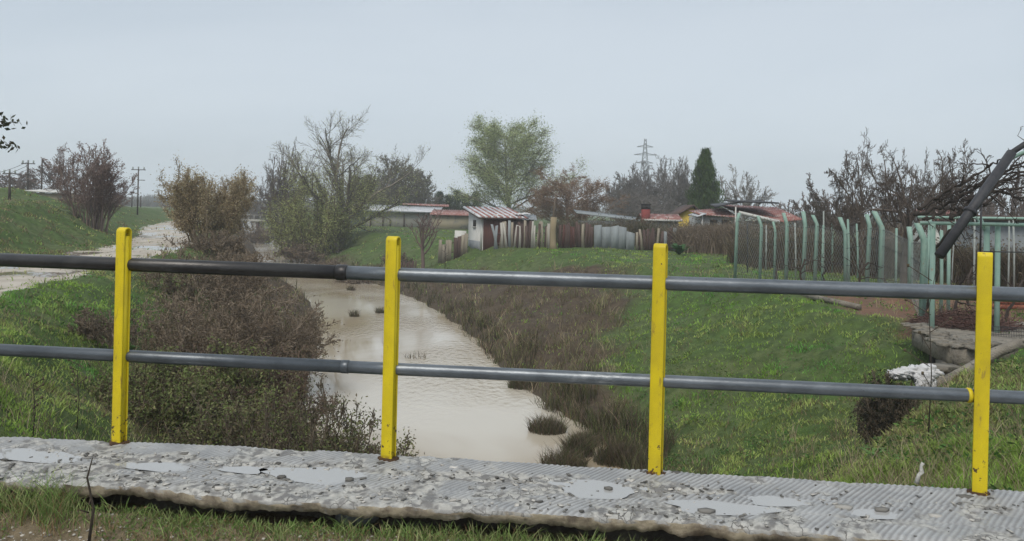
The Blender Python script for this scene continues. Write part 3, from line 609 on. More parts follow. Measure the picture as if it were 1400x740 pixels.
fedge = np.interp(Ug, fu, fv) + (fbm(Ug, 0 * Ug, 2.5, 6, 3) - .5) * .03
bedge = np.interp(Ug, bu, bv) + (fbm(Ug, 0 * Ug + 5, 5, 4, 4) - .5) * .05
Vg = fedge + (bedge - fedge) * Tg
PUD = [((25, 620), .28, .055), ((215, 636), .15, .04), ((432, 647), .19, .07), ((816, 666), .16, .075), ((985, 692), .18, .05), ((1065, 683), .12, .04), ((1190, 700), .11, .04), ((330, 640), .1, .03)]
zt = (fbm(Ug, Vg, 3, 4, 12) - .5) * .02
dip = np.zeros_like(zt)
for (pp, ru, rv) in PUD:
    u0, v0 = uvof(G(*pp, 0)); q = ((Ug - u0) / ru) ** 2 + ((Vg - v0) / (rv * 1.5)) ** 2; dip += np.exp(-q * 1.2)
dip = np.clip(dip, 0, 1); zt -= dip * .022
ero = fbm(Ug, Vg, 7, 5, 14); eroded = np.clip((ero + .25 * np.exp(-(Tg / .30) ** 2) + .3 * np.exp(-((Tg - .62) / .07) ** 2) * (Ug < 1.0) + np.interp(Ug, [-3, -1, 0, 2], [.16, .12, .0, -.08]) - .56) * 7, 0, 1)
rowi = np.floor(Tg * 3.0 + .15 * np.sin(Ug)); tile = np.floor(Ug / .62 + rowi * .37); ph = (Ug * .80 - Vg * .56) * 2 * np.pi / .0235 + rowi * 1.9 + np.sin(tile * 12.9) * 1.2 + (fbm(Ug, Vg, 3, 3, 90) - .5) * 2.5
rib = np.clip(np.sin(ph) * 1.3, -1, 1)
zt += rib * (.0012 + .0014 * fbm(Ug, Vg, 4, 3, 88)) * (1 - eroded) * (1 - dip * .6) + eroded * ((fbm(Ug, Vg, 30, 3, 15) - .5) * .022 - .003)
seam = np.exp(-((Tg - .55 - .02 * np.sin(Ug * 2)) / .012) ** 2) + np.exp(-((Tg - .28) / .01) ** 2); zt -= seam * .005 * (1 - dip)
zt -= np.clip((.05 - Tg) / .05, 0, 1) ** 2 * .012
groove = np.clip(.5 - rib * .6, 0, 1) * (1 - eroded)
top = O0 + Ug[..., None] * E1 + Vg[..., None] * E2; top = np.array(top); top[..., 2] = zt
dirt = np.clip(groove * (.35 + .6 * fbm(Ug, Vg, 5, 3, 89)) + eroded * np.clip((fbm(Ug, Vg, 34, 3, 16) - .45) * 5, 0, 1) * .9, 0, 1)  # darker in the rib grooves and in specks of the eroded patches
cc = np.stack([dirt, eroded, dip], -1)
g = Geo(); ii = np.arange(NUu - 1)[:, None] * NVv + np.arange(NVv - 1)[None]
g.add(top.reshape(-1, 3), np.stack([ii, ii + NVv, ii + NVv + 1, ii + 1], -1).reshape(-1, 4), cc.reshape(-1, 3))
# broken front face and underside
thick = .052 + (fbm(uu, 0 * uu, 3, 5, 22) - .5) * .03; thick += (fbm(uu, 0 * uu + 2, 22, 4, 23) - .5) * .02; thick = np.clip(thick, .03, .08)
rows = []
for k, (dz, dvv) in enumerate(((0, 0), (.25, -.004), (.6, .006), (1, .012), (1.05, .2), (1.05, .62))):
    q = top[:, 0].copy(); q += np.outer(np.full(NUu, dvv) + ((fbm(uu, 0 * uu + k * 3, 16, 5, 30 + k) - .5) * .03 if 0 < k < 4 else 0), E2); q[:, 2] -= thick * dz; rows.append(q)
Q = np.stack(rows, 0); ii = np.arange(5)[:, None] * NUu + np.arange(NUu - 1)[None]
g.add(Q.reshape(-1, 3), np.stack([ii, ii + NUu, ii + NUu + 1, ii + 1], -1).reshape(-1, 4), (.35, .8, 0))
bq = top[:, -1]; b2 = bq.copy(); b2[:, 2] -= .15; ii = np.arange(NUu - 1)
g.add(np.concatenate([bq, b2]), np.stack([ii, ii + 1, ii + NUu + 1, ii + NUu], -1), (.3, .8, 0))
m, nt, b = newmat('walkway_mat'); v = coords(nt)
at_ = nt.nodes.new('ShaderNodeVertexColor'); at_.layer_name = 'Col'; sp = nt.nodes.new('ShaderNodeSeparateColor'); nt.links.new(at_.outputs[0], sp.inputs[0])
c = mixc(nt, ramp(nt, noise(nt, 5, 8, .7, v), .35, .65), (.44, .445, .44), (.31, .32, .325))
ce = mixc(nt, ramp(nt, noise(nt, 22, 8, .7, v), .4, .6), (.47, .46, .425), (.36, .355, .33)); c = mixc(nt, sp.outputs[1], c, ce)
vo = nd(nt, 'ShaderNodeTexVoronoi', Scale=24.0); vo.feature = 'DISTANCE_TO_EDGE'; vm = nd(nt, 'ShaderNodeVectorMath', operation='ADD'); nt.links.new(v, vm.inputs[0]); nn_ = nd(nt, 'ShaderNodeTexNoise', Scale=18.0, Detail=4.0); nt.links.new(v, nn_.inputs['Vector']); vs2 = nd(nt, 'ShaderNodeVectorMath', operation='SCALE'); vs2.inputs['Scale'].default_value = .05; nt.links.new(nn_.outputs['Color'], vs2.inputs[0]); nt.links.new(vs2.outputs[0], vm.inputs[1]); nt.links.new(vm.outputs[0], vo.inputs['Vector'])
ck = nd(nt, 'ShaderNodeMath', operation='MULTIPLY'); nt.links.new(ramp(nt, vo.outputs['Distance'], .07, .02), ck.inputs[0]); nt.links.new(sp.outputs[1], ck.inputs[1]); ck2 = nd(nt, 'ShaderNodeMath', operation='MULTIPLY'); nt.links.new(ck.outputs[0], ck2.inputs[0]); nt.links.new(ramp(nt, noise(nt, 6, 4, .6, v), .42, .56), ck2.inputs[1]); c = mixc(nt, ck2.outputs[0], c, (.10, .095, .085))
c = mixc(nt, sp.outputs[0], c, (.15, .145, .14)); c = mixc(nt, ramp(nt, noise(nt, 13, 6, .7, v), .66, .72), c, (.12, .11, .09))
nz = nt.nodes.new('ShaderNodeSeparateXYZ'); gn = nt.nodes.new('ShaderNodeNewGeometry'); nt.links.new(gn.outputs['True Normal'], nz.inputs[0])
side = ramp(nt, nz.outputs[2], .55, .2); cs_ = mixc(nt, ramp(nt, noise(nt, 9, 8, .7, v), .35, .65), (.44, .38, .28), (.16, .13, .10)); c = mixc(nt, side, c, cs_)
setin(nt, b, 'Base Color', c); rr = nt.nodes.new('ShaderNodeMapRange'); nt.links.new(ramp(nt, noise(nt, 3, 4, .6, v), .4, .6), rr.inputs[0]); rr.inputs['To Min'].default_value = .75; rr.inputs['To Max'].default_value = .38
setin(nt, b, 'Roughness', rr.outputs[0]); bump(nt, b, noise(nt, 60, 6, .7, v), .6, .008)
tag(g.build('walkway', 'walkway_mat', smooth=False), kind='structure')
# puddle water lying in the dips
m, nt, b = newmat('puddle_mat'); setin(nt, b, 'Base Color', (.38, .38, .37, 1)); b.inputs['Roughness'].default_value = .02; b.inputs['Specular IOR Level'].default_value = .9
b.inputs['IOR'].default_value = 1.5
for (pp, ru, rv) in PUD:
    u0, v0 = uvof(G(*pp, 0)); n = 40; t = np.linspace(0, 2 * np.pi, n, endpoint=False); R1 = 1.3 + .2 * np.sin(3 * t + u0) + .1 * np.sin(5 * t)
    z = -.0075; q = [tuple(UV(u0 + ru * R1[k] * math.cos(t[k]), max(v0 + rv * 1.3 * R1[k] * math.sin(t[k]), float(np.interp(u0, fu, fv)) + .03), z)) for k in range(n)]
    g = Geo(); g.poly(q, [list(range(n))]); tag(g.build('puddle_water', 'puddle_mat'), kind='structure')
# bridge deck below the walkway and the road
g = Geo(); dk = [UV(-16, -9), UV(16, -9), UV(16, -.36), UV(-16, -.36)]; g.prism([(p[0], p[1]) for p in dk], -.62, -.21); tag(g.build('road_deck', 'gravel_mat'), kind='structure')
g = Geo(); dk = [UV(-5.4, -.355), UV(5.4, -.355), UV(5.4, -.03), UV(-5.4, -.03)]; g.prism([(p[0], p[1]) for p in dk], -.75, -.15); tag(g.build('bridge_beam', 'dark_concrete'), 'dark concrete edge beam carrying the walkway', 'beam')
# uneven verge of soil on the deck edge
un = np.linspace(-4.5, 4.5, 420); vn = np.linspace(-1.6, -.30, 70); U2, V2 = np.meshgrid(un, vn, indexing='ij')
fe = np.interp(U2, fu, fv); dd = fe - V2
def vz(U2, V2):
    fe = np.interp(U2, fu, fv); dd = fe - V2
    return -.185 + .07 * np.exp(-((dd - .06) / .12) ** 2) * np.interp(U2, [-3, 0, 2.5], [1, .8, .3]) + (fbm(U2, V2, 6, 4, 41) - .5) * .05
z2 = vz(U2, V2); W2 = O0 + U2[..., None] * E1 + V2[..., None] * E2; W2[..., 2] = z2
g = Geo(); n2 = len(vn); ii = np.arange(len(un) - 1)[:, None] * n2 + np.arange(n2 - 1)[None]; g.add(W2.reshape(-1, 3), np.stack([ii, ii + n2, ii + n2 + 1, ii + 1], -1).reshape(-1, 4)); tag(g.build('soil_verge', 'verge_mat', smooth=True), kind='structure')
# verge grass
def verge(N, cl_thr, H, cols, y=( -.42, -.02)):
    g = Geo(); u = rng.uniform(-3.0, 3.2, N); d_ = rng.uniform(.0, .42, N); v_ = np.interp(u, fu, fv) - d_ * np.interp(u, [-3, 0, 2.8], [1.0, .85, .55]) + .01
    cl = fbm(u, v_, 3.3, 3, 51); th_ = cl_thr + np.interp(u, [-3, 1, 2.6], [-.03, .02, .06]) + .45 * np.clip((d_ - .15) / .15, 0, 1)
    k = cl + rng.random(N) * .12 > th_; u, v_, cl, d_ = u[k], v_[k], cl[k], d_[k]; n = len(u)
    big = np.exp(-((u + 2.15) / .28) ** 2) + .6 * np.exp(-((u + 2.7) / .3) ** 2) + .35 * np.exp(-((u - .0) / .8) ** 2)
    h = H * rng.uniform(.25, 1.15, n) * (.42 + .9 * big) * (.5 + 1.0 * fbm(u, v_, 9, 2, 58)) * np.interp(u, [-3, 0, 3], [1, .8, .7]); p = O0 + u[:, None] * E1 + v_[:, None] * E2; p[:, 2] = vz(u, v_) - .01
    c = palette(n, cols, .3); dr = rng.random(n) < .2 + .6 * np.clip((d_ - .13) / .12, 0, 1); c[dr] = palette(dr.sum(), [(.34, .25, .14), (.42, .34, .20), (.26, .16, .08)]); h[dr] *= .7
    blades(g, p, h, rng.uniform(.0025, .0055, n), rng.uniform(.15, 1.0, n), c, 4); return g
tag(verge(30000, .53, .17, [(.20, .31, .08), (.28, .36, .13), (.13, .22, .06), (.34, .35, .17)]).build('verge_grass', 'blade'), 'long grass tufts sprouting along the broken walkway edge', 'grass', kind='stuff')
# low leafy weeds
g = Geo(); N = 9000; u = rng.uniform(-3, 3.2, N); v_ = np.interp(u, fu, fv) - rng.uniform(.0, .34, N); k = fbm(u, v_, 3, 3, 55) > .5; u, v_ = u[k], v_[k]; p = O0 + u[:, None] * E1 + v_[:, None] * E2; p[:, 2] = vz(u, v_) + rng.random(len(u)) * .035
flakes(g, p, .009, palette(len(u), [(.12, .20, .05), (.15, .24, .07), (.22, .15, .08)])); tag(g.build('verge_weeds', 'leaf'), 'small leafy weeds matted in the roadside verge', 'weeds', kind='stuff')
# gravel stones
def pebble(g, c, r, col, sq=.6, n=6):
    a = np.linspace(0, 2 * np.pi, n, endpoint=False); V_ = [c + np.array([0, 0, r * sq])]
    for zf, rf in ((.55, .75), (-.1, 1.0)): V_ += [c + np.array([math.cos(t) * r * rf * random.uniform(.7, 1.2), math.sin(t) * r * rf * random.uniform(.7, 1.2), r * sq * zf]) for t in a]
    f = [[0, 1 + k, 1 + (k + 1) % n] for k in range(n)] + [[1 + k, 1 + n + k, 1 + n + (k + 1) % n, 1 + (k + 1) % n] for k in range(n)]; f.append([n + 1 + k for k in range(n)][::-1])
    g.poly(V_, f, col)
g = Geo()
for k in range(2600):
    u = random.uniform(-3, 3.1); v_ = float(np.interp(u, fu, fv)) - random.choice([random.uniform(.0, .5), random.uniform(.18, .6)]); p = UV(u, v_); p[2] = float(vz(np.array([u]), np.array([v_]))[0]); s = random.choice([.35, .45, .6])
    pebble(g, p, random.uniform(.003, .011), np.array([s, s * .93, s * .82]) * random.uniform(.5, 1.1), .6, 5)
tag(g.build('gravel', BARK), 'loose pale gravel and grit at the bottom edge of the verge', 'gravel', kind='stuff')
g = Geo()
for k in range(1300):
    u = random.uniform(-3.1, 3.1); t = abs(random.gauss(.0, .35)) if random.random() < .55 else random.gauss(.62, .1); t = min(max(t, .02), .97)
    f_ = float(np.interp(u, fu, fv)); b__ = float(np.interp(u, bu, bv)); v_ = f_ + (b__ - f_) * t
    i1 = int(np.clip((u + 4.2) / 8.4 * (NUu - 1), 0, NUu - 1)); i2 = int(t * (NVv - 1)); z = zt[i1, i2]
    if random.random() < .3: continue
    if dip[i1, i2] > .45 and random.random() < .9: continue
    if u > 1 and random.random() < .5: continue
    s = random.choice([.10, .16, .28, .42, .5]); p = UV(u, v_, max(z, -.012) + .001)
    r = random.choice([random.uniform(.003, .008), random.uniform(.004, .016)]); g.box(p + np.array([0, 0, .003]), (r * random.uniform(1, 2.6), r * random.uniform(.8, 1.4), random.uniform(.002, .005)), random.uniform(0, 3.1), np.array([s, s * .96, s * .88]), random.uniform(-.3, .3), random.uniform(-.25, .25))
tag(g.build('concrete_crumbs', BARK), 'loose crumbs and flakes of broken concrete on the walkway', 'rubble', kind='stuff')
CH = [(1205, 697, .045, .2), (1280, 706, .05, .45), (520, 634, .035, .1), (478, 656, .03, .15), (620, 640, .035, .6), (832, 668, .03, .15), (1155, 694, .06, .35), (965, 699, .05, .2), (880, 646, .04, .1), (925, 647, .04, .12), (1320, 680, .05, .14), (1355, 683, .03, .12), (385, 652, .03, .12), (300, 668, .04, .5)]
for k, (px, py, r, s) in enumerate(CH):
    p = G(px, py, -.002); g = Geo(); r *= .8; n = 5; aa = [i * 2 * math.pi / n for i in range(n)]
    pr = [(p[0] + math.cos(t) * r * random.uniform(.6, 1.1), p[1] + math.sin(t) * r * .7 * random.uniform(.5, 1.1)) for t in aa]; g.prism(pr, -.008, random.uniform(.003, .007), (s, s * .96, s * .88))
    dirn = 'dark' if s < .25 else 'pale'
    near = ('the first post', 'the second post', 'the third post', 'the fourth post')[int(np.argmin([abs(px - a) for a in (165, 533, 898, 1341)]))]
    tag(g.build('concrete_chip', BARK), f'{dirn} broken concrete flake lying on the walkway near {near}', 'concrete chip', f'{dirn} concrete flakes near {near}')
# grey stone in the verge
def rock(name, p, r, mat, lab, cat='stone', sx=1, sy=1, sz=.6, seed=0):
    g = Geo(); n, mrow = 26, 14; t = np.linspace(0, 2 * np.pi, n, endpoint=False); f = np.linspace(0, np.pi, mrow); Tt, Ff = np.meshgrid(t, f)
    rr = r * (1 + .35 * (fbm(np.cos(Tt) * 2 + 5 + seed, np.sin(Tt) * 2 + Ff * 2, 1.5, 4, seed) - .5)); V_ = np.stack([rr * np.sin(Ff) * np.cos(Tt) * sx, rr * np.sin(Ff) * np.sin(Tt) * sy, rr * np.cos(Ff) * sz], -1).reshape(-1, 3)
    a = np.arange(mrow - 1)[:, None] * n; j = np.arange(n)[None]; j2 = (j + 1) % n
    g.add(V_, np.stack([a + j, a + n + j, a + n + j2, a + j2], -1).reshape(-1, 4)); o = g.build(name, mat, smooth=True); o.location = tuple(p); return tag(o, lab, cat)
simple('stone_mat', (.20, .22, .23), (.32, .34, .34), 14, .6, .6)
p = G(488, 700, -.13); rock('stone', p + np.array([0, .02, -.02]), .075, 'stone_mat', 'rounded blue-grey stone half buried at the walkway edge', sx=1.35, sy=.8, sz=.7)
p = G(1256, 660, .0); simple('white_blob', (.6, .6, .56), (.45, .44, .4), 20, .8, .5)
g = Geo(); g.tube([p + np.array([0, .02, -.01]), p + np.array([.01, .02, .03]), p + np.array([.025, .02, .045]), p + np.array([.02, .02, .075]), p + np.array([.03, .02, .09])], [.012, .009, .011, .007, .009], 8); tag(g.build('plaster_scrap', 'white_blob'), 'small white crooked scrap standing on the walkway back edge', 'scrap')
# railing ----------------------------------------------------------
m, nt, b = newmat('yellow_paint'); v = coords(nt)
c = mixc(nt, ramp(nt, noise(nt, 6, 6, .6, v), .3, .7), (.70, .55, .010), (.58, .45, .012))
vs = coords(nt, (1, 1, .25)); c = mixc(nt, ramp(nt, noise(nt, 26, 6, .7, vs), .60, .68), c, (.40, .28, .03))
geo = nt.nodes.new('ShaderNodeNewGeometry'); sx_ = nt.nodes.new('ShaderNodeSeparateXYZ'); nt.links.new(geo.outputs['Position'], sx_.inputs[0])
zz = ramp(nt, sx_.outputs[2], .5, -.02); chip_t = nt.nodes.new('ShaderNodeMath'); chip_t.operation = 'MULTIPLY_ADD'; nt.links.new(zz, chip_t.inputs[0]); chip_t.inputs[1].default_value = .10; nt.links.new(noise(nt, 38, 5, .65, v), chip_t.inputs[2])
chip = ramp(nt, chip_t.outputs[0], .70, .72); c = mixc(nt, chip, c, (.07, .04, .025))
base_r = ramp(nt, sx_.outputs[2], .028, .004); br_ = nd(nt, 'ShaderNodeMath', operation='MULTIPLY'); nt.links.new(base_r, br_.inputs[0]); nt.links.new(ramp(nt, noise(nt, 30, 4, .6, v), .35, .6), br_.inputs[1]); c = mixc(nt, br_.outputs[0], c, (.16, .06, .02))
c = mixc(nt, ramp(nt, noise(nt, 2.2, 6, .7, coords(nt, (1, 1, .5))), .45, .75), c, mixc(nt, 1.0, c, (.78, .76, 1.6), 'MULTIPLY')); setin(nt, b, 'Base Color', c); b.inputs['Roughness'].default_value = .5; b.inputs['Specular IOR Level'].default_value = .4
iv = nt.nodes.new('ShaderNodeMath'); iv.operation = 'SUBTRACT'; iv.inputs[0].default_value = 1; nt.links.new(chip, iv.inputs[1]); ad = nd(nt, 'ShaderNodeMath', operation='MULTIPLY_ADD'); nt.links.new(noise(nt, 60, 5, .6, v), ad.inputs[0]); ad.inputs[1].default_value = .35; nt.links.new(iv.outputs[0], ad.inputs[2]); bump(nt, b, ad.outputs[0], .5, .0025)
def pipe_mat(name, c1, c2, c3):
    m, nt, b = newmat(name); v = coords(nt, (.45, 1, 1))
    c = mixc(nt, ramp(nt, noise(nt, 9, 8, .7, v), .35, .65), c1, c2); c = mixc(nt, ramp(nt, noise(nt, 3.1, 7, .75, v), .56, .66), c, c3)
    c = mixc(nt, ramp(nt, noise(nt, 55, 5, .7, v), .66, .73), c, (.06, .05, .045)); setin(nt, b, 'Base Color', c)
    setin(nt, b, 'Roughness', .36); b.inputs['Metallic'].default_value = .5; bump(nt, b, noise(nt, 70, 6, .6, v), .3, .004)
pipe_mat('pipe_grey', (.17, .19, .21), (.11, .125, .14), (.25, .27, .285)); pipe_mat('pipe_dark', (.035, .034, .035), (.06, .058, .056), (.09, .09, .09)); pipe_mat('pipe_mid', (.11, .125, .14), (.075, .085, .095), (.16, .175, .19))
rail = empty('bridge_railing', UV(0, 0), 'yellow posted railing with two grey pipe rails along the bridge walkway', 'railing')
H_ = []
TP = [(169, 311), (537, 323), (904, 333), (1347, 345)]
for k, p in enumerate(A): H_.append(P(*TP[k], p[1])[2])
RZ = -R_(24); PW, PD, TK = .062, .050, .008
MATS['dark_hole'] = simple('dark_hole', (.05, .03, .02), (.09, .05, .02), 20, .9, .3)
for k, p in enumerate(A):
    h = H_[k]; rz = RZ + R_((0, 2, -1, -4)[k]); c_, s_ = math.cos(rz), math.sin(rz)
    def loc(x, y, z): return np.array([p[0] + c_ * x - s_ * y, p[1] + s_ * x + c_ * y, z])
    # hairpin strap: outline in the depth/height plane
    ro = PD / 2; ri = ro - TK; arc = np.linspace(math.pi, 0, 13)
    outer = [(-ro, -.03)] + [(-ro, h * f) for f in (.25, .5, .75)] + [(ro * math.cos(a), h - ro + ro * math.sin(a)) for a in arc] + [(ro, h * .5), (ro, -.03)]
    inner = [(-ri, -.03)] + [(-ri, h * f) for f in (.25, .5, .75)] + [(ri * math.cos(a), h - ro + ri * math.sin(a)) for a in arc] + [(ri, h * .5), (ri, -.03)]
    xs = [-PW / 2, -PW / 2 + .0025, PW / 2 - .0025, PW / 2]; ins = [.0022, 0, 0, .0022]; V_ = []
    for x, q in zip(xs, ins):
        for (yy_, z_), (yi, zi) in zip(outer, inner):
            dy, dz_ = (yi - yy_), (zi - z_); l = math.hypot(dy, dz_) or 1; V_.append(loc(x, yy_ + dy / l * q, z_ + dz_ / l * q))
    for x in (xs[0], xs[3]):
        for (yi, zi) in inner: V_.append(loc(x, yi, zi))
    n = len(outer); f = []
    for r_ in range(3):
        for j in range(n - 1): a = r_ * n + j; f.append([a, a + n, a + n + 1, a + 1])
    for j in range(n - 1):
        f.append([j, j + 1, 4 * n + j + 1, 4 * n + j]); f.append([3 * n + j, 5 * n + j, 5 * n + j + 1, 3 * n + j + 1]); f.append([4 * n + j, 4 * n + j + 1, 5 * n + j + 1, 5 * n + j])
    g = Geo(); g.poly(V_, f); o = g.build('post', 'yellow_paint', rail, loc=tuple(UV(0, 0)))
    # recessed side webs, leaving the eye at the top open
    g = Geo()
    for sx2 in (-1, 1): g.box(loc(sx2 * (PW / 2 - .006), 0, (h - .045) / 2), (.004, PD - 2 * TK + .001, h - .045), rz)
    g.box(loc(0, 0, h - .022), (PW * .3, PD - 2 * TK, .02), rz)
    g.build('side_plate', 'yellow_paint', o, loc=tuple(UV(0, 0)))
    g = Geo(); nn = 10
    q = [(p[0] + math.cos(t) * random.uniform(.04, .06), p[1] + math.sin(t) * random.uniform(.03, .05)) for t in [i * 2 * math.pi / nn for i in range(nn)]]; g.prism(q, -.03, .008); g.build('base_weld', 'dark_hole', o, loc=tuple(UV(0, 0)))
o0 = tuple(UV(0, 0))
def railpts(frac, px0py, pxNpy):
    pts = []
    dY = np.array([0, .030, 0])
    for k, p in enumerate(A): pts.append(np.array([p[0], p[1] + .028, H_[k] * frac]))
    a0 = pts[0] - (pts[1] - pts[0]) * 1.2; a1 = pts[3] + (pts[3] - pts[2]) * .9; return a0, pts, a1
def between(a, b, t): return a + (b - a) * t
for nm, frac, R0 in (('top_rail', .826, .0365), ('lower_rail', .398, .0325)):
    a0, pts, a1 = railpts(frac, 0, 0)
    dark = nm == 'top_rail'
    cxp = 470 if dark else 478
    tx = (P(cxp, HY, 4)[0] / 4); # coupling
    best = min(((abs(between(pts[0], pts[1], t)[0] / between(pts[0], pts[1], t)[1] - tx), t) for t in np.linspace(0, 1, 200)))[1]; cp = between(pts[0], pts[1], best)
    g = Geo(); g.tube([a0, pts[0], cp], R0, 20, cap=True); g.build(nm, 'pipe_dark' if dark else 'pipe_mid', rail, True, o0)
    g = Geo(); g.tube([cp, pts[1], pts[2], pts[3], a1], R0 * .97, 20, cap=True); g.build(nm, 'pipe_grey', rail, True, o0)
    e = (pts[1] - pts[0]); e /= np.linalg.norm(e); g = Geo()
    if dark: g.tube([cp - e * .03, cp - e * .025, cp + e * .025, cp + e * .03], [R0 * .98, R0 * 1.12, R0 * 1.12, R0 * .98], 20); g.build('pipe_coupling', 'pipe_dark', rail, True, o0)
    else: g.tube([cp - e * .02, cp - e * .017, cp + e * .017, cp + e * .02], [R0 * .98, R0 * 1.06, R0 * 1.06, R0 * .98], 20); g.build('pipe_coupling', 'pipe_mid', rail, True, o0)
    for k, pt in enumerate(pts):
        e = (pts[min(k + 1, 3)] - pts[max(k - 1, 0)]); e /= np.linalg.norm(e); g = Geo(); off = .042
        if k == 3 and not dark: g.tube([pt - e * .052, pt - e * .046, pt - e * .034], [R0 * 1.02, R0 * 1.1, R0 * 1.06], 20); g.build('paint_collar', 'yellow_paint', rail, True, o0)
# ------------------------------------------------------------------ concrete outlet, rags, brush heap
simple('old_concrete', (.30, .27, .22), (.17, .155, .13), 2.5, .85, .9, c3=(.08, .075, .06), thr=(.58, .66), s3=6, world=True, bd=.05)
def rough_slab(g, poly, z0, z1, sub_=.22, amp=.05, seed=0):
    """closed slab with broken, uneven edges"""
    out = []
    for i, a in enumerate(poly):
        b_ = poly[(i + 1) % len(poly)]; n = max(1, int(math.hypot(b_[0] - a[0], b_[1] - a[1]) / sub_))
        for k in range(n): t = k / n; out.append((a[0] + (b_[0] - a[0]) * t + random.uniform(-amp, amp), a[1] + (b_[1] - a[1]) * t + random.uniform(-amp, amp)))
    n = len(out); cxm = sum(p[0] for p in out) / n; cym = sum(p[1] for p in out) / n; V_ = []
    for f_, s in ((0, .985), (.35, 1.0), (.8, 1.01), (1, .985)):
        for (x, y_) in out: V_.append((cxm + (x - cxm) * s + random.uniform(-amp, amp) * .3, cym + (y_ - cym) * s + random.uniform(-amp, amp) * .3, z0 + (z1 - z0) * f_ + random.uniform(-amp, amp) * (.35 if f_ in (0, 1) else .1)))
    V_.append((cxm, cym, z1))
    f = [[r * n + i, r * n + (i + 1) % n, (r + 1) * n + (i + 1) % n, (r + 1) * n + i] for r in range(3) for i in range(n)] + [list(range(n))[::-1]] + [[3 * n + i, 3 * n + (i + 1) % n, 4 * n] for i in range(n)]
    g.poly(V_, f)
ow = empty('concrete_outlet', (8, 14, -1.4), 'broken concrete slab and culvert mouth below the garden frame', 'culvert')
lo = (8, 14, -1.4)
sl = [G(1247, 449, -.92), G(1306, 481, -.98), G(1345, 478, -.95), G(1420, 462, -.9), G(1470, 442, -.9), G(1300, 437, -.9)]
g = Geo(); g.prism([(p[0], p[1]) for p in sl], -1.27, -.95)
rough_slab(g, [(p[0] + .02, p[1] + .03) for p in sl], -.95, -.90, .09, .018)
for k in range(110): q = sl[k % 2] + (sl[k % 2 + 1] - sl[k % 2]) * random.random() + np.array([random.uniform(-.02, .5), random.uniform(.0, .6), .06]); g.box(q, (random.uniform(.06, .3), random.uniform(.05, .2), random.uniform(.02, .07)), random.uniform(0, 3), rx=random.uniform(-.3, .3))
g.build('slab', 'old_concrete', ow, loc=lo)
g = Geo(); a, b2 = G(1302, 492, -1.15), G(1340, 492, -1.1); rough_slab(g, [(a[0], a[1] - .1), (b2[0], b2[1] - .1), (b2[0], b2[1] + .5), (a[0], a[1] + .5)], -1.95, -1.25, .3, .03); g.build('pillar', 'old_concrete', ow, loc=lo)
g = Geo(); w = [P(1398, 466, 12.6), P(1365, 478, 12.6), P(1335, 497, 12.4), P(1305, 512, 12.3), P(1278, 524, 12.2)]
g.tube([q + np.array([0, .05, -.05]) for q in w], [.09, .09, .085, .075, .06], 8); g.build('wing_wall', 'old_concrete', ow, loc=lo)
g = Geo(); q = P(1289, 503, 13.6); g.box(q, (.55, .4, .08), .1); g.box(q + np.array([.05, -.2, -.12]), (.7, .4, .08), .2); g.build('step', 'old_concrete', ow, loc=lo)
m = simple('hollow_shade', (.012, .011, .01), (.02, .018, .015), 5, 1, 0); g = Geo(); q = P(1291, 497, 15.2); g.box(q, (.42, .3, .4), .15); g.build('culvert_mouth', 'hollow_shade', ow, loc=lo)  # solid near-black box: the shade inside the opening is put into its colour
# rags
simple('rag_mat', (.62, .62, .62), (.5, .5, .5), 8, .9, .5, c3=(.25, .25, .26), thr=(.6, .7), s3=9, world=True)
r = empty('white_rags', P(1250, 535, 11.6), 'crumpled white rags and plastic dumped on the dark bush', 'rags'); lo2 = tuple(r.location)
def cloth(g, c, sx, sy, drop, seed):
    n = 34; a, b_ = np.meshgrid(np.linspace(-1, 1, n), np.linspace(-1, 1, n)); rr2 = a ** 2 + b_ ** 2
    z = -drop * rr2 * .5 + (np.abs(fbm(a, b_, 2.2, 3, seed) - .5) * 2) * .22 * sx + (np.abs(fbm(a, b_, 6, 2, seed + 4) - .5)) * .16 * sx
    e = 1 + .35 * (fbm(a * .0 + np.arctan2(b_, a), 0 * a, 1.2, 3, seed + 9) - .5)
    V_ = np.stack([c[0] + a * sx * e, c[1] + b_ * sy * e, c[2] + z], -1).reshape(-1, 3); i_ = np.arange(n - 1)[:, None] * n + np.arange(n - 1)[None]
    keep = (rr2[:-1, :-1] < 1.35).ravel(); F_ = np.stack([i_, i_ + 1, i_ + n + 1, i_ + n], -1).reshape(-1, 4)[keep]; g.add(V_, F_)
def lump(g, c, r_, sx, sy, sz, seed):
    n, mr = 44, 26; t = np.linspace(0, 2 * np.pi, n, endpoint=False); f = np.linspace(0.02, np.pi - .02, mr); Tt, Ff = np.meshgrid(t, f)
    a, b_, c_ = np.sin(Ff) * np.cos(Tt), np.sin(Ff) * np.sin(Tt), np.cos(Ff)
    rr_ = r_ * (.62 + 1.0 * np.abs(fbm(a * 1.4 + c_ * .7 + 9, b_ * 1.4 + c_ * 1.1, 1.3, 2, seed) - .5) * 2 + .45 * np.abs(fbm(a * 3 + c_ * 2, b_ * 3 - c_ * 2, 1.3, 2, seed + 5) - .5) * 2)
    V_ = np.stack([c[0] + rr_ * a * sx, c[1] + rr_ * b_ * sy, c[2] + rr_ * c_ * sz], -1).reshape(-1, 3)
    aa_ = np.arange(mr - 1)[:, None] * n; j = np.arange(n)[None]; j2 = (j + 1) % n; g.add(V_, np.stack([aa_ + j, aa_ + n + j, aa_ + n + j2, aa_ + j2], -1).reshape(-1, 4))
g = Geo()
for k, (px, py, Y_, r_) in enumerate(((1228, 512, 11.4, .13), (1242, 509, 11.5, .12), (1254, 510, 11.5, .16), (1268, 508, 11.6, .14), (1262, 517, 11.4, .13))): lump(g, P(px, py, Y_), r_, 1.15, 1, .6, 3 + k * 7)
g.build('cloth_heap', 'rag_mat', r, False, lo2)
g = Geo()
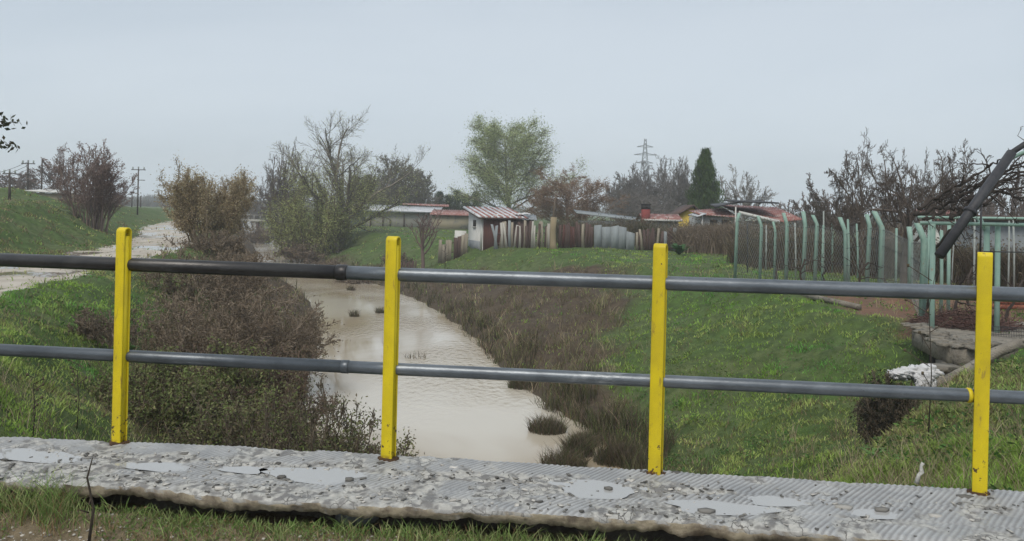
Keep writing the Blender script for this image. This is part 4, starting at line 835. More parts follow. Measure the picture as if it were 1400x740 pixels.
for k, (px, py, r_) in enumerate(((1268, 523, .09), (1275, 530, .07), (1258, 527, .08))): lump(g, P(px, py, 11.25), r_, .7, .7, 1.1, 60 + k * 7)
g.build('hanging_rag', 'rag_mat', r, False, lo2)
# brush heap on the slab
g = Geo(); N = 900; c0 = G(1322, 447, -.9); cxx = c0 + np.array([.1, .2, 0])
az = rng.uniform(0, 6.28, N); rr = rng.random(N) ** .5; pts = np.zeros((N, 5, 3)); s = cxx + np.stack([np.cos(az) * rr * .95, np.sin(az) * rr * .8, (1 - rr) * .35 * rng.random(N)], 1); d = rng.normal(size=(N, 3)); d[:, 2] *= .3; d /= np.linalg.norm(d, axis=1, keepdims=True); pts[:, 0] = s - d * .25
for k in range(4): d = d + rng.normal(size=(N, 3)) * .18; d /= np.linalg.norm(d, axis=1, keepdims=True); pts[:, k + 1] = pts[:, k] + d * rng.uniform(.08, .2, (N, 1))
V_, F_ = tubes(pts, np.tile(np.linspace(.009, .003, 5), (N, 1)), 4); g.add(V_, F_, np.repeat(palette(N, [(.13, .07, .06), (.08, .05, .045), (.16, .10, .08)]), 20, 0)); tag(g.build('brushwood_heap', BARK), 'heap of reddish pruned vine cuttings on the concrete slab', 'brushwood heap')
# bricks stacked
simple('brick_red', (.22, .07, .045), (.30, .11, .07), 14, .9, .4)
br = empty('brick_stack', G(1396, 392, -1)+np.array([0,0,0]), 'low stack of red hollow bricks at the right edge behind the last post', 'brick stack'); br.location = tuple(at(1392, 20.5))
for i in range(3):
    for j in range(4):
        g = Geo(); g.box((-.45 + j * .29 + .06 * (i % 2), 0, .07 + i * .125), (.275, .19, .115), random.uniform(-.06, .06)); g.build('brick', 'brick_red', br)
g = Geo(); p0, p1 = at(1085, 24.2), at(1178, 20.6); g.box(((p0 + p1) / 2) + np.array([0, 0, .03]), (float(np.linalg.norm(p1 - p0)), .12, .12), math.atan2(p1[1] - p0[1], p1[0] - p0[0])); tag(g.build('garden_kerb', 'old_concrete'), 'low concrete kerb along the orange soil strip', 'kerb')
# ------------------------------------------------------------------ green posts
simple('green_paint', (.24, .38, .32), (.30, .43, .37), 6, .7, .3, c3=(.30, .28, .22), thr=(.62, .72), s3=9, world=True)
simple('dark_steel', (.035, .035, .04), (.055, .055, .06), 8, .5, .3, world=True); simple('grey_paint', (.40, .44, .42), (.3, .33, .31), 7, .8, .3, world=True)
fence = empty('wire_fence', at(1150, 25), 'garden wire fence on a row of bent light green posts', 'fence'); fl = tuple(fence.location)
def bent(g, pxb, pyb_none, pxk, pyk, pxt, pyt, Y, w=.075):
    b_ = at(pxb, Y, -.05); k_ = P(pxk, pyk, Y); t_ = P(pxt, pyt, Y)
    pts = [b_, k_ - (k_ - b_) * .03, k_ + (t_ - k_) * .08, t_]
    for a, c in zip(pts[:-1], pts[1:]):
        pass
    V_ = []
    for q in pts:
        for sx2, sy2 in ((-1, -1), (1, -1), (1, 1), (-1, 1)): V_.append((q[0] + sx2 * w / 2, q[1] + sy2 * w * .42, q[2]))
    f = [[r * 4 + i, r * 4 + (i + 1) % 4, r * 4 + 4 + (i + 1) % 4, r * 4 + 4 + i] for r in range(3) for i in range(4)] + [[3, 2, 1, 0], [12, 13, 14, 15]]
    g.poly(V_, f)
FPOST = [(1007, 1008, 300, 1011, 291, 29.5, .10), (1041, 1041, 309, 1036, 295, 28.5, .09), (1061, 1060, 316, 1057, 303, 28, .07), (1077, 1076, 307, 1071, 291, 27.5, .10), (1100, 1101, 309, 1098, 289, 27, .11), (1116, 1117, 307, 1111, 294, 26.5, .10),
         (1159, 1156, 318, 1148, 297, 25.5, .11), (1187, 1189, 310, 1185, 293, 24.8, .10), (1206, 1206, 312, 1195, 289, 24.2, .13), (1247, 1245, 330, 1243, 310, 22.5, .11), (1264, 1264, 330, 1254, 305, 17.5, .11)]
for pb, pk, yk, pt_, yt, Y, w in FPOST:
    g = Geo(); bent(g, pb, 0, pk, yk, pt_, yt, Y, w); g.build('post', 'green_paint', fence, loc=fl)
for yf in (.12, .42, .72, .97):
    g = Geo(); pts = []
    for pb, pk, yk, pt_, yt, Y, w in FPOST: b_ = at(pb, Y); k_ = P(pk, yk, Y); pts.append(b_ + (k_ - b_) * yf + np.array([0, -.06, 0]))
    g.tube(pts, .006, 4, (.2, .2, .2)); g.build('wire', 'dark_steel', fence, loc=fl)
g = Geo()
for (A_, B_) in zip(FPOST[:-1], FPOST[1:]):
    a0 = at(A_[0], A_[5]); a1 = P(A_[1], A_[2], A_[5]); b0 = at(B_[0], B_[5]); b1 = P(B_[1], B_[2], B_[5])
    n = max(4, int(np.hypot(*(b0 - a0)[:2]) / .10)); n = min(n, 26) if A_[5] > 23 else 10; off = np.array([0, -.07, 0]); hh_ = n
    for k in range(-n, n):
        for sg in (1, -1):
            t0, t1 = max(k / n, 0), min(k / n + 1, 1)
            if t1 - t0 < .05: continue
            f = lambda t, u: (a0 + (b0 - a0) * t) * (1 - u) + (a1 + (b1 - a1) * t) * u + off
            u0, u1 = t0 - k / n, t1 - k / n
            if sg < 0: u0, u1 = 1 - u0, 1 - u1
            g.tube([f(t0, u0), f(t1, u1)], .0035, 3, cap=False)
g.build('wire_mesh', 'grey_paint', fence, loc=fl)
# other uprights: stakes and vine posts
ST = [(1024, 306, 31, 'dark_steel', .05, 'thin black pole among the tilted green posts'), (1090, 305, 29, 'grey_paint', .06, 'pale hooked stake left of the tallest green post'), (1126, 308, 29, 'green_paint', .08, 'straight green stake with a white top stub'),
      (1128, 289, 31, 'grey_paint', .06, 'grey stake with pale tip behind the green stake'), (1163, 300, 28, 'green_paint', .08, 'green stake crossing a bent post'), (1290, 315, 20, 'green_paint', .08, 'green stake right of the trellis corner post'),
      (1303, 300, 23, 'grey_paint', .03, 'thin yellowish cane by the trellis'), (1334, 296, 24, 'grey_paint', .06, 'white-topped stake left of the last yellow post'), (1381, 302, 24, 'grey_paint', .05, 'pale stake under the trellis beam'), (1389, 300, 26, 'grey_paint', .06, 'pale stake nearest the right edge'), (1268, 298, 21, 'green_paint', .08, 'green stake behind the trellis corner post'), (1200, 300, 30, 'dark_steel', .05, 'dark stake behind the double green post'), (1140, 304, 32, 'green_paint', .08, 'thin green stake behind the middle of the bent posts'), (1175, 306, 30, 'green_paint', .07, 'slim green stake just left of the double bent posts'), (1227, 312, 24, 'green_paint', .07, 'slim green stake between the double post and the corner'), (1049, 308, 33, 'grey_paint', .06, 'pale grey stake behind the second bent post')]
for px, top, Y, mt, w, lab in ST:
    b_ = at(px, Y); h = P(px, top, Y)[2] - b_[2]; g = Geo(); ln = random.uniform(-.05, .05) * h
    g.tube([(0, 0, -.05), (ln * .3, 0, h * .5), (ln, 0, h - .02), (ln, 0, h)], [w / 2, w / 2, w / 2, w * .3], 6); o = g.build('stake', mt); o.location = tuple(b_); tag(o, lab, 'stake')
# ------------------------------------------------------------------ vine trellis with gnarled vines
tr = empty('vine_trellis', at(1330, 16), 'green pipe trellis frame at the right edge', 'trellis'); tl = tuple(tr.location)
za = P(1258, 305, 16.2); zb = P(1480, 309, 15.2)
g = Geo(); g.tube([za, zb], .035, 8); g.build('beam', 'green_paint', tr, loc=tl)
g = Geo(); g.tube([P(1255, 297, 18.5), P(1480, 300, 18)], .03, 8); g.build('beam', 'green_paint', tr, loc=tl)
for px, Y, w in ((1278, 16.1, .055), (1352, 15.9, .055), (1367, 15.8, .05), (1300, 18.4, .04), (1440, 15.4, .055)):
    b_ = at(px, Y, -.1); b_[2] = min(b_[2], -.95); t_ = P(px, 306, Y); g = Geo(); g.tube([b_, (t_[0] - .04, t_[1], t_[2])], w, 8); g.build('post', 'green_paint', tr, loc=tl)
g = Geo(); g.tube([P(1341, 300, 15.9), P(1350, 318, 15.9)], .03, 6); g.tube([P(1335, 297, 15.9), P(1352, 325, 15.9)], .02, 6); g.build('brace', 'green_paint', tr, loc=tl)
# diagonal braces of thin green tube rising to the right
g = Geo(); g.tube([P(1384, 216, 13), P(1440, 188, 13)], .03, 8); g.build('brace', 'green_paint', tr, loc=tl)
# wire mesh panel at ground
g = Geo(); a = P(1352, 448, 15.3); b2 = P(1440, 452, 15.0)
for k in range(40): t = k / 39; q = a + (b2 - a) * t; g.tube([q - np.array([0, 0, .2]), q + np.array([0, 0, .04])], .004, 4)
for k in range(4): g.tube([a - np.array([0, 0, .07 * k - .02]), b2 - np.array([0, 0, .07 * k - .02])], .005, 4)
g.build('wire_mesh', 'dark_steel', tr, loc=tl)
g = Geo(); g.tube([P(1345, 344, 15.6), P(1440, 346, 15.5)], .012, 6); g.build('wire', 'dark_steel', tr, loc=tl)
# pole
pl = empty('leaning_pole', at(1440, 12.2), 'thick dark steel tube leaning diagonally at the upper right', 'pole'); ll = tuple(pl.location)
lo_, kn, up = P(1284, 350, 11.6), P(1383, 209, 12), P(1470, 152, 12.3)
g = Geo(); g.tube([lo_, kn], .070, 14); g.build('sleeve', 'dark_steel', pl, loc=ll)
g = Geo(); g.tube([kn - (up - kn) * .05, up], .042, 12); g.build('inner_tube', 'dark_steel', pl, loc=ll)
g = Geo(); mid = lo_ + (kn - lo_) * .42; g.tube([mid - (kn - lo_) * .012, mid + (kn - lo_) * .012], .095, 14); g.build('clamp', 'dark_steel', pl, loc=ll)
g = Geo(); bb = at(1470, 12.3, -.2); g.tube([bb, up], .05, 10); g.build('post', 'dark_steel', pl, loc=ll)
g = Geo(); q = P(1342, 268, 11.8); g.tube([q, np.array([q[0], q[1], P(1342, 352, 11.8)[2]])], .014, 8); g.build('hanger_rod', 'dark_steel', pl, loc=ll)
# gnarled vines
def vine(pts_px, Y, r, lab, n_side=9):
    base = np.array([P(x, y_, Y + (i % 2) * .25) for i, (x, y_) in enumerate(pts_px)]); t = np.linspace(0, len(base) - 1, 26); q = np.stack([np.interp(t, np.arange(len(base)), base[:, k]) for k in range(3)], 1)
    q[1:-1] += rng.normal(size=(24, 3)) * .022
    root = empty('grapevine', q[0], lab, 'vine'); g = Geo(); g.tube(q, np.linspace(r, r * .45, 26) * rng.uniform(.85, 1.2, 26), 7, (.045, .037, .032)); g.build('cane', BARK, root, True, tuple(q[0]))
    idx = rng.integers(3, 25, n_side); st = q[idx]; dd = rng.normal(size=(n_side, 3)) + np.array([.1, 0, .25]); dd /= np.linalg.norm(dd, axis=1, keepdims=True)
    o = grow(st, dd, rng.uniform(.35, .9, n_side), np.full(n_side, r * .45), [lev(K=7, w=.28, t=.0), lev(3, (.2, 1), 50, .5, .6, 5, .25, .02), lev(2, (.2, 1), 45, .5, .6, 3, .25, .02)])
    g = Geo()
    for p_, r_2 in o: V_, F_ = tubes(p_, np.maximum(r_2, .005), 4); g.add(V_, F_, (.055, .045, .04))
    g.build('side_shoots', BARK, root, False, tuple(q[0]))
vine([(1270, 395), (1276, 345), (1300, 315), (1330, 285), (1365, 252), (1392, 236), (1440, 228)], 16.4, .042, 'thickest gnarled vine trunk climbing to the trellis corner')
vine([(1256, 285), (1285, 265), (1318, 248), (1345, 232), (1368, 218)], 15.2, .035, 'upper vine cane arching toward the dark tube')
vine([(1250, 293), (1290, 282), (1325, 262), (1360, 238), (1400, 222), (1450, 224)], 15.8, .042, 'long vine cane just above the green beam')
vine([(1330, 275), (1358, 262), (1390, 258), (1450, 256)], 15.0, .035, 'level vine cane passing behind the dark tube')
vine([(1300, 300), (1322, 280), (1340, 262), (1370, 246), (1402, 240), (1450, 238)], 15.4, .04, 'short thick vine cane in the knot beside the tube')
vine([(1345, 280), (1372, 262), (1392, 272), (1450, 280)], 15.1, .028, 'lowest vine cane drooping right of the tube')
vine([(1262, 300), (1292, 288), (1320, 285), (1350, 262)], 15.3, .03, 'thin crooked vine cane lying on the green beam')
vine([(1285, 275), (1310, 262), (1330, 256), (1352, 240), (1385, 236), (1440, 232)], 15.7, .03, 'middle vine cane woven through the others')
# low vines in the garden
for k in range(9):
    px = (1100, 1130, 1180, 1215, 1270, 1312, 1325, 1380, 1062)[k]; Y = (25, 27, 23, 25, 19, 18, 21, 19, 28)[k]; b_ = at(px, Y)
    lab = f'short black twisted vine stump in the garden, {("by the left green posts", "among the middle green posts", "behind the bent green post", "before the double green post", "beside the trellis corner", "near the brush heap", "behind the brush heap", "by the brick stack", "farthest left by the fence")[k]}'
    plant('vine_stump', lab, 'vine', b_, 1.1, .9, .5, [lev(K=5, w=.22, t=.03, tp=.4), lev(4, (.4, 1), 55, .7, .6, 6, .3, .03), lev(3, (.2, 1), 50, .5, .6, 4, .3, .05)], [(.05, .04, .035), (.07, .055, .045)], r0=.035, rmin=.008, group='low vine stumps in the garden')
# ------------------------------------------------------------------ buildings
simple('white_wall', (.62, .62, .59), (.5, .5, .47), 1.2, .9, .3, c3=(.3, .28, .25), thr=(.62, .75), s3=3); simple('beige_wall', (.36, .31, .22), (.28, .26, .20), 1, .9, .3, c3=(.20, .2, .18), thr=(.5, .6), s3=.8); simple('grey_wall', (.38, .37, .33), (.30, .295, .265), .8, .9, .3, c3=(.2, .2, .18), thr=(.6, .7), s3=1.5)
simple('yellow_wall', (.62, .45, .07), (.5, .37, .08), 1.5, .9, .2); simple('dark_void', (.03, .03, .03), (.05, .045, .04), 2, .9, 0)
simple('dark_boards', (.075, .05, .045), (.11, .075, .065), 5, .9, .5, stretch=(1, 1, .2)); simple('red_boards', (.11, .05, .042), (.075, .035, .03), 4, .85, .5, stretch=(3, 3, .3)); simple('red_roof', (.30, .13, .11), (.22, .10, .09), 2, .8, .4, c3=(.44, .37, .34), thr=(.50, .64), s3=3)
simple('sheet_metal', (.62, .64, .66), (.42, .43, .44), 1.2, .45, .2, c3=(.25, .14, .09), thr=(.6, .7), s3=2.2, metal=.2); simple('grey_block', (.19, .21, .23), (.26, .28, .29), 3, .9, .4)
simple('plank_pale', (.34, .30, .235), (.22, .195, .155), 6, .9, .5, stretch=(1, 1, .15)); simple('plank_white', (.46, .44, .40), (.33, .31, .27), 5, .9, .5, stretch=(1, 1, .2)); simple('plank_grey', (.27, .30, .31), (.20, .22, .23), 4, .9, .4, stretch=(1, 1, .2)); simple('chimney_red', (.24, .055, .05), (.18, .045, .04), 5, .8, .3)
def ribbed(g, a, b_, c, d, n=14, amp=.04):
    """corrugated sheet between four corners a-b (eave) and d-c (ridge)"""
    V_ = []; N = n * 4
    a, b_, c, d = map(np.array, (a, b_, c, d))
    nn = np.cross(b_ - a, d - a); nn = nn / np.linalg.norm(nn)
    for k in range(N + 1):
        t = k / N; o = nn * amp * math.sin(t * n * 2 * math.pi)
        for s in (0, -.035): V_ += [a + (b_ - a) * t + o + nn * s, d + (c - d) * t + o + nn * s]
    V_ = np.array(V_); k = np.arange(N)[:, None] * 4
    g.add(V_, np.concatenate([k + np.array([0, 1, 5, 4]), k + np.array([2, 6, 7, 3]), k + np.array([0, 4, 6, 2]), k + np.array([1, 3, 7, 5])]))
# long shed
b_ = at(520, 95); xl = P(472, HY, 95)[0] - b_[0]; xm = P(500, HY, 95)[0] - b_[0]; xr = P(597, HY, 95)[0] - b_[0]; zz0 = -1.0 - b_[2]
def Z(px, py, Y): return P(px, py, Y)[2]
zl0 = -.2 + min(0, zz0)
sh = empty('long_shed', b_, 'long low shed with white sheet metal roof beyond the green bank', 'shed')
zt_ = Z(540, 289, 95) - b_[2]
g = Geo(); g.box(((xm + xr) / 2, 2.5, (zt_ - .4) / 2), (xr - xm, 5, zt_ + .4)); g.build('wall', 'grey_wall', sh)
g = Geo(); g.box(((xl + xm) / 2, 3.0, (zt_ - .4) / 2), (xm - xl - .01, 4, zt_ + .4)); g.build('stone_end', 'grey_block', sh)
for k, px in enumerate((507, 524, 534, 553)): g = Geo(); x = P(px, HY, 95)[0] - b_[0]; g.box((x, -.12, (1.0, 1.3, .8, 1.5)[k] / 2), (.14, .12, (1.6, 1.3, .9, 1.6)[k])); g.build('post', 'dark_boards', sh)
g = Geo(); e0 = zt_ + .02; ribbed(g, (xl - .5, -.6, e0 + .12), (xr + .3, -.6, e0 - .03), (xr + .3, 5.4, e0 + .62), (xl - .5, 5.4, e0 + .75), 40, .03); g.build('roof', 'sheet_metal', sh)
g = Geo(); ribbed(g, (xl + 6, 5.0, e0 + .85), (xr + 1.0, 5.0, e0 + .70), (xr + 1.0, 6.2, e0 + .98), (xl + 6, 6.2, e0 + 1.0), 20, .03); g.build('ridge_sheet', 'red_roof', sh)
g = Geo(); g.box(((xl + xr) / 2, -.62, e0 - .05), (xr - xl + .6, .05, .16), 0, ry=.006); g.build('gutter', 'grey_block', sh)
b_ = at(618, 88); x0, x1 = P(590, HY, 88)[0] - b_[0], P(645, HY, 88)[0] - b_[0]; s2 = empty('brick_shed', b_, 'beige shed with dark red roof between the long shed and the hut', 'shed'); zt_ = Z(618, 294, 88) - b_[2]
g = Geo(); g.box(((x0 + x1) / 2, 2, (zt_ - .3) / 2), (x1 - x0, 4, zt_ + .3)); g.build('wall', 'beige_wall', s2)
g = Geo(); ribbed(g, (x0 - .2, -.4, zt_), (x1 + .3, -.4, zt_ - .02), (x1 + .3, 4.3, zt_ + .55), (x0 - .2, 4.3, zt_ + .57), 22, .03); g.build('roof', 'red_roof', s2)
# white hut
b_ = at(660, 51); h1 = Z(660, 297, 51) - b_[2]; h2 = Z(645, 286.5, 54) - b_[2]
hut = empty('white_hut', b_, 'small white hut with striped tile roof at the left end of the plank fence', 'hut', rz=R_(19))
g = Geo(); V_ = [(0, 0, -.3), (2.7, 0, -.3), (2.7, 3.2, -.3), (0, 3.2, -.3), (0, 0, h1), (2.7, 0, h1), (2.7, 3.2, h2), (0, 3.2, h2)]
g.poly(V_, [[0, 4, 7, 3], [1, 2, 6, 5], [3, 7, 6, 2], [4, 5, 6, 7], [0, 1, 5, 4]]); g.build('wall', 'white_wall', hut)
g = Geo(); g.box((1.36, -.04, h1 / 2 - .12), (2.6, .06, h1 + .2)); w_ = g.build('board_front', 'red_boards', hut)
g = Geo(); g.box((-.03, 1.5, .2), (.05, 2.9, .75)); g.build('block_base', 'grey_block', hut)
g = Geo(); g.box((-.02, 1.7, h1 * .80), (.05, .55, .42)); wd = g.build('window', 'dark_void', hut)
g = Geo(); g.box((-.05, 1.7, h1 * .80 - .25), (.07, .7, .06)); g.build('sill', 'white_wall', wd)
g = Geo(); g.box((-.04, .05, h1 / 2), (.09, .12, h1)); g.build('corner_board', 'white_wall', hut)
for k in range(16):
    g = Geo(); xa = -.25 + k * .205; c1, c2 = (xa, -.35, h1 - .02), (xa, 3.5, h2 + .12)
    g.tube([c1, c2], .10, 8); g.build('roof_tile_row', 'red_roof' if k % 2 else 'sheet_metal', hut)
g = Geo(); g.poly([(-.35, -.4, h1 - .1), (3.0, -.4, h1 - .1), (3.0, 3.55, h2 + .03), (-.35, 3.55, h2 + .03), (-.35, -.4, h1 - .02), (3.0, -.4, h1 - .02), (3.0, 3.55, h2 + .1), (-.35, 3.55, h2 + .1)], [[3, 2, 1, 0], [4, 5, 6, 7], [0, 1, 5, 4], [1, 2, 6, 5], [2, 3, 7, 6], [3, 0, 4, 7]]); g.build('roof', 'dark_boards', hut)
# lean-to with junk roof
b_ = at(698, 51.6); lt = empty('lean_to', b_, 'low lean-to covered with white scraps behind the leaning planks', 'lean-to'); hh = Z(698, 298, 51.6) - b_[2]
g = Geo(); g.box((0.3, 1.0, hh / 2 - .15), (2.4, 2, hh + .2)); g.build('wall', 'dark_boards', lt)
g = Geo(); ribbed(g, (-1.0, -.2, hh), (1.7, -.2, hh - .08), (1.7, 2.2, hh + .22), (-1.0, 2.2, hh + .3), 10, .03); g.build('roof', 'grey_block', lt)
for k in range(5): g = Geo(); cloth(g, (-.7 + .42 * k, .3 + .5 * (k % 3), hh + .2 + .03 * k), .3, .3, .12, 40 + k); g.build('scrap', 'rag_mat', lt)
# fences
def planks(name, label, px0, px1, Y0, Y1, topf, wpl, mats, lean=.08, miss=0, n=None):
    p0, p1 = at(px0, Y0), at(px1, Y1); root = empty(name, p0, label, 'fence'); L_ = float(np.hypot(*(p1 - p0)[:2])); n = n or int(L_ / wpl); a = math.atan2(p1[1] - p0[1], p1[0] - p0[0])
    for k in range(n):
        if random.random() < miss: continue
        t = (k + .5) / n; q = p0 + (p1 - p0) * t; q[2] = T1(q[0], q[1]); hh = topf(t) * random.uniform(.86, 1.08); w = L_ / n * random.uniform(.85, 1.12); ln = random.gauss(0, lean); dy = random.uniform(-.05, .05)
        V_ = []; tw = random.uniform(-.25, .25) * w
        for z, f_ in ((-.15, 0), (hh * .5, .5), (hh * random.uniform(.96, 1.0), 1)):
            for x, y_ in ((-w / 2, -.015), (w / 2, -.015), (w / 2, .015), (-w / 2, .015)): V_.append((x + ln * hh * f_ + (.03 * math.sin(k * 7) if f_ == .5 else 0), y_ + dy, z + (tw if f_ == 1 and x > 0 else 0)))
        V_ = np.array(V_); ca, sa = math.cos(a), math.sin(a); V_ = np.stack([V_[:, 0] * ca - V_[:, 1] * sa, V_[:, 0] * sa + V_[:, 1] * ca, V_[:, 2]], 1) + (q - p0)
        g = Geo(); g.poly(V_, [[r_ * 4 + i, r_ * 4 + (i + 1) % 4, r_ * 4 + 4 + (i + 1) % 4, r_ * 4 + 4 + i] for r_ in range(2) for i in range(4)] + [[3, 2, 1, 0], [8, 9, 10, 11]]); g.build('plank', random.choice(mats), root)
    g = Geo(); up = np.array([-math.sin(a), math.cos(a), 0]) * .1
    for zf in (.35, .95): g.tube([np.array([0, 0, zf]) + up, (p1 - p0) + np.array([0, 0, zf]) + up], .035, 5)
    g.build('cross_rail', 'dark_boards', root); return root
planks('plank_fence', 'leaning pale and white worn planks right of the white hut', 676, 754, 50.2, 49.6, lambda t: 1.62 - .1 * abs(t - .5), .15, ['plank_pale', 'plank_white', 'plank_pale', 'dark_boards', 'plank_grey'], .07, .0)
planks('board_fence', 'dark brown upright board fence section right of the tree stump post', 764, 812, 49.8, 49.6, lambda t: 1.5, .17, ['dark_boards', 'dark_boards', 'dark_boards', 'red_boards', 'plank_pale'], .035, .0)
planks('panel_fence', 'blue-grey wide panel fence section in the middle of the row', 813, 868, 49.4, 49.2, lambda t: 1.32, .48, ['plank_grey'], .01, 0)
planks('plank_fence', 'fence section of broken white and dark slats right of the grey panels', 870, 902, 49.3, 49.2, lambda t: 1.3, .15, ['plank_white', 'dark_boards', 'dark_boards', 'plank_pale'], .10, .0)
planks('board_fence', 'dark reddish board fence section nearest the conifer', 903, 946, 49.2, 49.0, lambda t: 1.35, .2, ['dark_boards', 'red_boards', 'plank_grey'], .04, 0)
planks('stick_fence', 'sparse thin stick fence left of the white hut', 600, 640, 52, 51, lambda t: 1.45, .22, ['dark_boards', 'plank_pale'], .05, .2)
b_ = at(757, 49.5); g = Geo(); hh = Z(757, 297, 49.5) - b_[2]; g.tube([(0.05, 0, -.1), (0, 0, .25), (-.02, 0, hh * .6), (.02, 0, hh)], [.30, .2, .19, .2], 10, (.27, .22, .14)); g.tube([(.0, 0, hh * .8), (.02, 0, hh + .5), (.1, 0, hh + 1.4)], [.1, .05, .03], 7, (.15, .12, .09)); o = g.build('tree_stump', BARK); o.location = tuple(b_); tag(o, 'thick tan tree stump post standing between pale and dark planks', 'tree stump')
b_ = at(630, 52.5); g = Geo(); g.box((0, 0, .95), (.75, .04, 1.3), .1, ry=.03); g.box((.36, .0, .6), (.07, .07, 1.5), .1); o = g.build('hanging_sheet', 'white_wall'); o.location = tuple(b_); tag(o, 'white sheet hung on a stick beside the hut', 'panel')
# white covered pile
b_ = at(592, 47); r = empty('covered_pile', b_, 'low pile under a white cover on the grass below the pink bare tree', 'pile')
g = Geo(); n = 20; q = [(-.62, -.3), (.62, -.25), (.6, .35), (-.5, .4)]; rough_slab(g, q, -.1, .36, .2, .05); g.build('cover', 'white_wall', r)
g = Geo(); 
for k in range(3): g.tube([(-.1 + .25 * k, .1, .4 + .02 * k), (.15 + .2 * k, .15, .52)], [.1, .06], 8)
g.build('dark_scrap', 'dark_void', r)
b_ = at(558, 52); g = Geo()
for k in range(14): x = -.55 + .085 * k; g.box((x, random.uniform(-.1, .1), .3), (.07, .05, random.uniform(.5, .85)), random.uniform(-.2, .2), (.09, .06, .055), ry=random.uniform(-.2, .2))
o = g.build('scrap_fence', BARK); o.location = tuple(b_); tag(o, 'short dark scrap board screen right of the second post top', 'screen')
# chimney house, yellow house, red-roof house
def house(name, label, px0, px1, Y, y_eave, y_ridge, depth, wall, roof, rz=0, ov=.3):
    b_ = at((px0 + px1) / 2, Y); w = (px1 - px0) * Y / FP; he = Z((px0 + px1) / 2, y_eave, Y) - b_[2]; hr = Z((px0 + px1) / 2, y_ridge, Y + depth / 2) - b_[2]
    r = empty(name, b_, label, 'house', rz=rz); g = Geo(); g.box((0, depth / 2, he / 2 - .2), (w, depth, he + .4)); g.poly([(-w / 2, 0, he), (-w / 2, depth, he), (-w / 2, depth / 2, hr - .03), (w / 2, 0, he), (w / 2, depth, he), (w / 2, depth / 2, hr - .03)], [[0, 2, 1], [3, 4, 5], [0, 3, 5, 2], [1, 2, 5, 4]]); g.build('wall', wall, r)
    g = Geo(); s_ = (hr - he) / (depth / 2); ribbed(g, (-w / 2 - ov, -ov, he - ov * s_ + .06), (w / 2 + ov, -ov, he - ov * s_ + .06), (w / 2 + ov, depth / 2, hr + .06), (-w / 2 - ov, depth / 2, hr + .06), int(w * 3), .03); ribbed(g, (w / 2 + ov, depth + ov, he - ov * s_ + .06), (-w / 2 - ov, depth + ov, he - ov * s_ + .06), (-w / 2 - ov, depth / 2, hr + .06), (w / 2 + ov, depth / 2, hr + .06), int(w * 3), .03); rf = g.build('roof', roof, r)
    return r, w, he, hr, rf
r, w, he, hr, rf = house('red_chimney_hut', 'low hut with dark red roof and red chimney behind the fence', 884, 928, 60, 301, 294, 3, 'grey_wall', 'red_roof')
g = Geo(); g.box((-w / 2 + .0, .4, he + .15), (.6, .5, 1.25)); ch = g.build('chimney', 'chimney_red', rf)
g = Geo(); g.box((-w / 2, .4, he + .95), (.62, .52, .34)); g.box((-w / 2, .4, he + 1.15), (.7, .6, .06)); g.build('chimney_cap', 'dark_void', rf)
g = Geo(); g.box((0, -.36, he - .02), (w + .4, .06, .14)); g.build('eave_board', 'white_wall', r)
b_ = at(936, 66); zp = Z(948, 283, 66) - b_[2]; ze = Z(924, 296, 66) - b_[2]; yh = empty('yellow_hut', b_, 'small yellow hut left of the green conifer', 'hut')
x0, x1 = P(926, HY, 66)[0] - b_[0], P(960, HY, 66)[0] - b_[0]; xm = P(947, HY, 66)[0] - b_[0]
g = Geo(); V_ = []
for y_ in (0, 3.5): V_ += [(x0, y_, -.3), (x1, y_, -.3), (x1, y_, ze), (xm, y_, zp), (x0, y_, ze)]
g.poly(V_, [[0, 1, 2, 3, 4], [9, 8, 7, 6, 5], [0, 4, 9, 5], [1, 6, 7, 2], [4, 3, 8, 9], [3, 2, 7, 8]]); g.build('wall', 'yellow_wall', yh)
g = Geo()
for (a0, z0), (a1, z1) in (((x0 - .4, ze - .1), (xm, zp + .08)), ((x1 + .4, ze - .1), (xm, zp + .08))): g.poly([(a0, -.4, z0), (a1, -.4, z1), (a1, 3.9, z1), (a0, 3.9, z0), (a0, -.4, z0 + .1), (a1, -.4, z1 + .1), (a1, 3.9, z1 + .1), (a0, 3.9, z0 + .1)], [[0, 1, 2, 3], [4, 7, 6, 5], [0, 4, 5, 1], [1, 5, 6, 2], [2, 6, 7, 3], [3, 7, 4, 0]])
g.build('roof', 'dark_boards', yh)
# grey roofed sheds left of the chimney
b_ = at(850, 64); r = empty('grey_shed', b_, 'grey low shed with sagging roof left of the red chimney', 'shed'); hh = Z(850, 303, 64) - b_[2]; g = Geo(); g.box((-.6, 1.5, hh / 2 - .2), (5.2, 3, hh + .4)); g.build('wall', 'grey_block', r)
g = Geo(); g.poly([(-3.6, -.3, hh + .55), (2.0, -.3, hh), (2.0, 3.2, hh + .25), (-3.6, 3.2, hh + .8), (-3.6, -.3, hh + .63), (2.0, -.3, hh + .08), (2.0, 3.2, hh + .33), (-3.6, 3.2, hh + .88)], [[3, 2, 1, 0], [4, 5, 6, 7], [0, 1, 5, 4], [1, 2, 6, 5], [2, 3, 7, 6], [3, 0, 4, 7]]); g.build('roof', 'plank_grey', r)
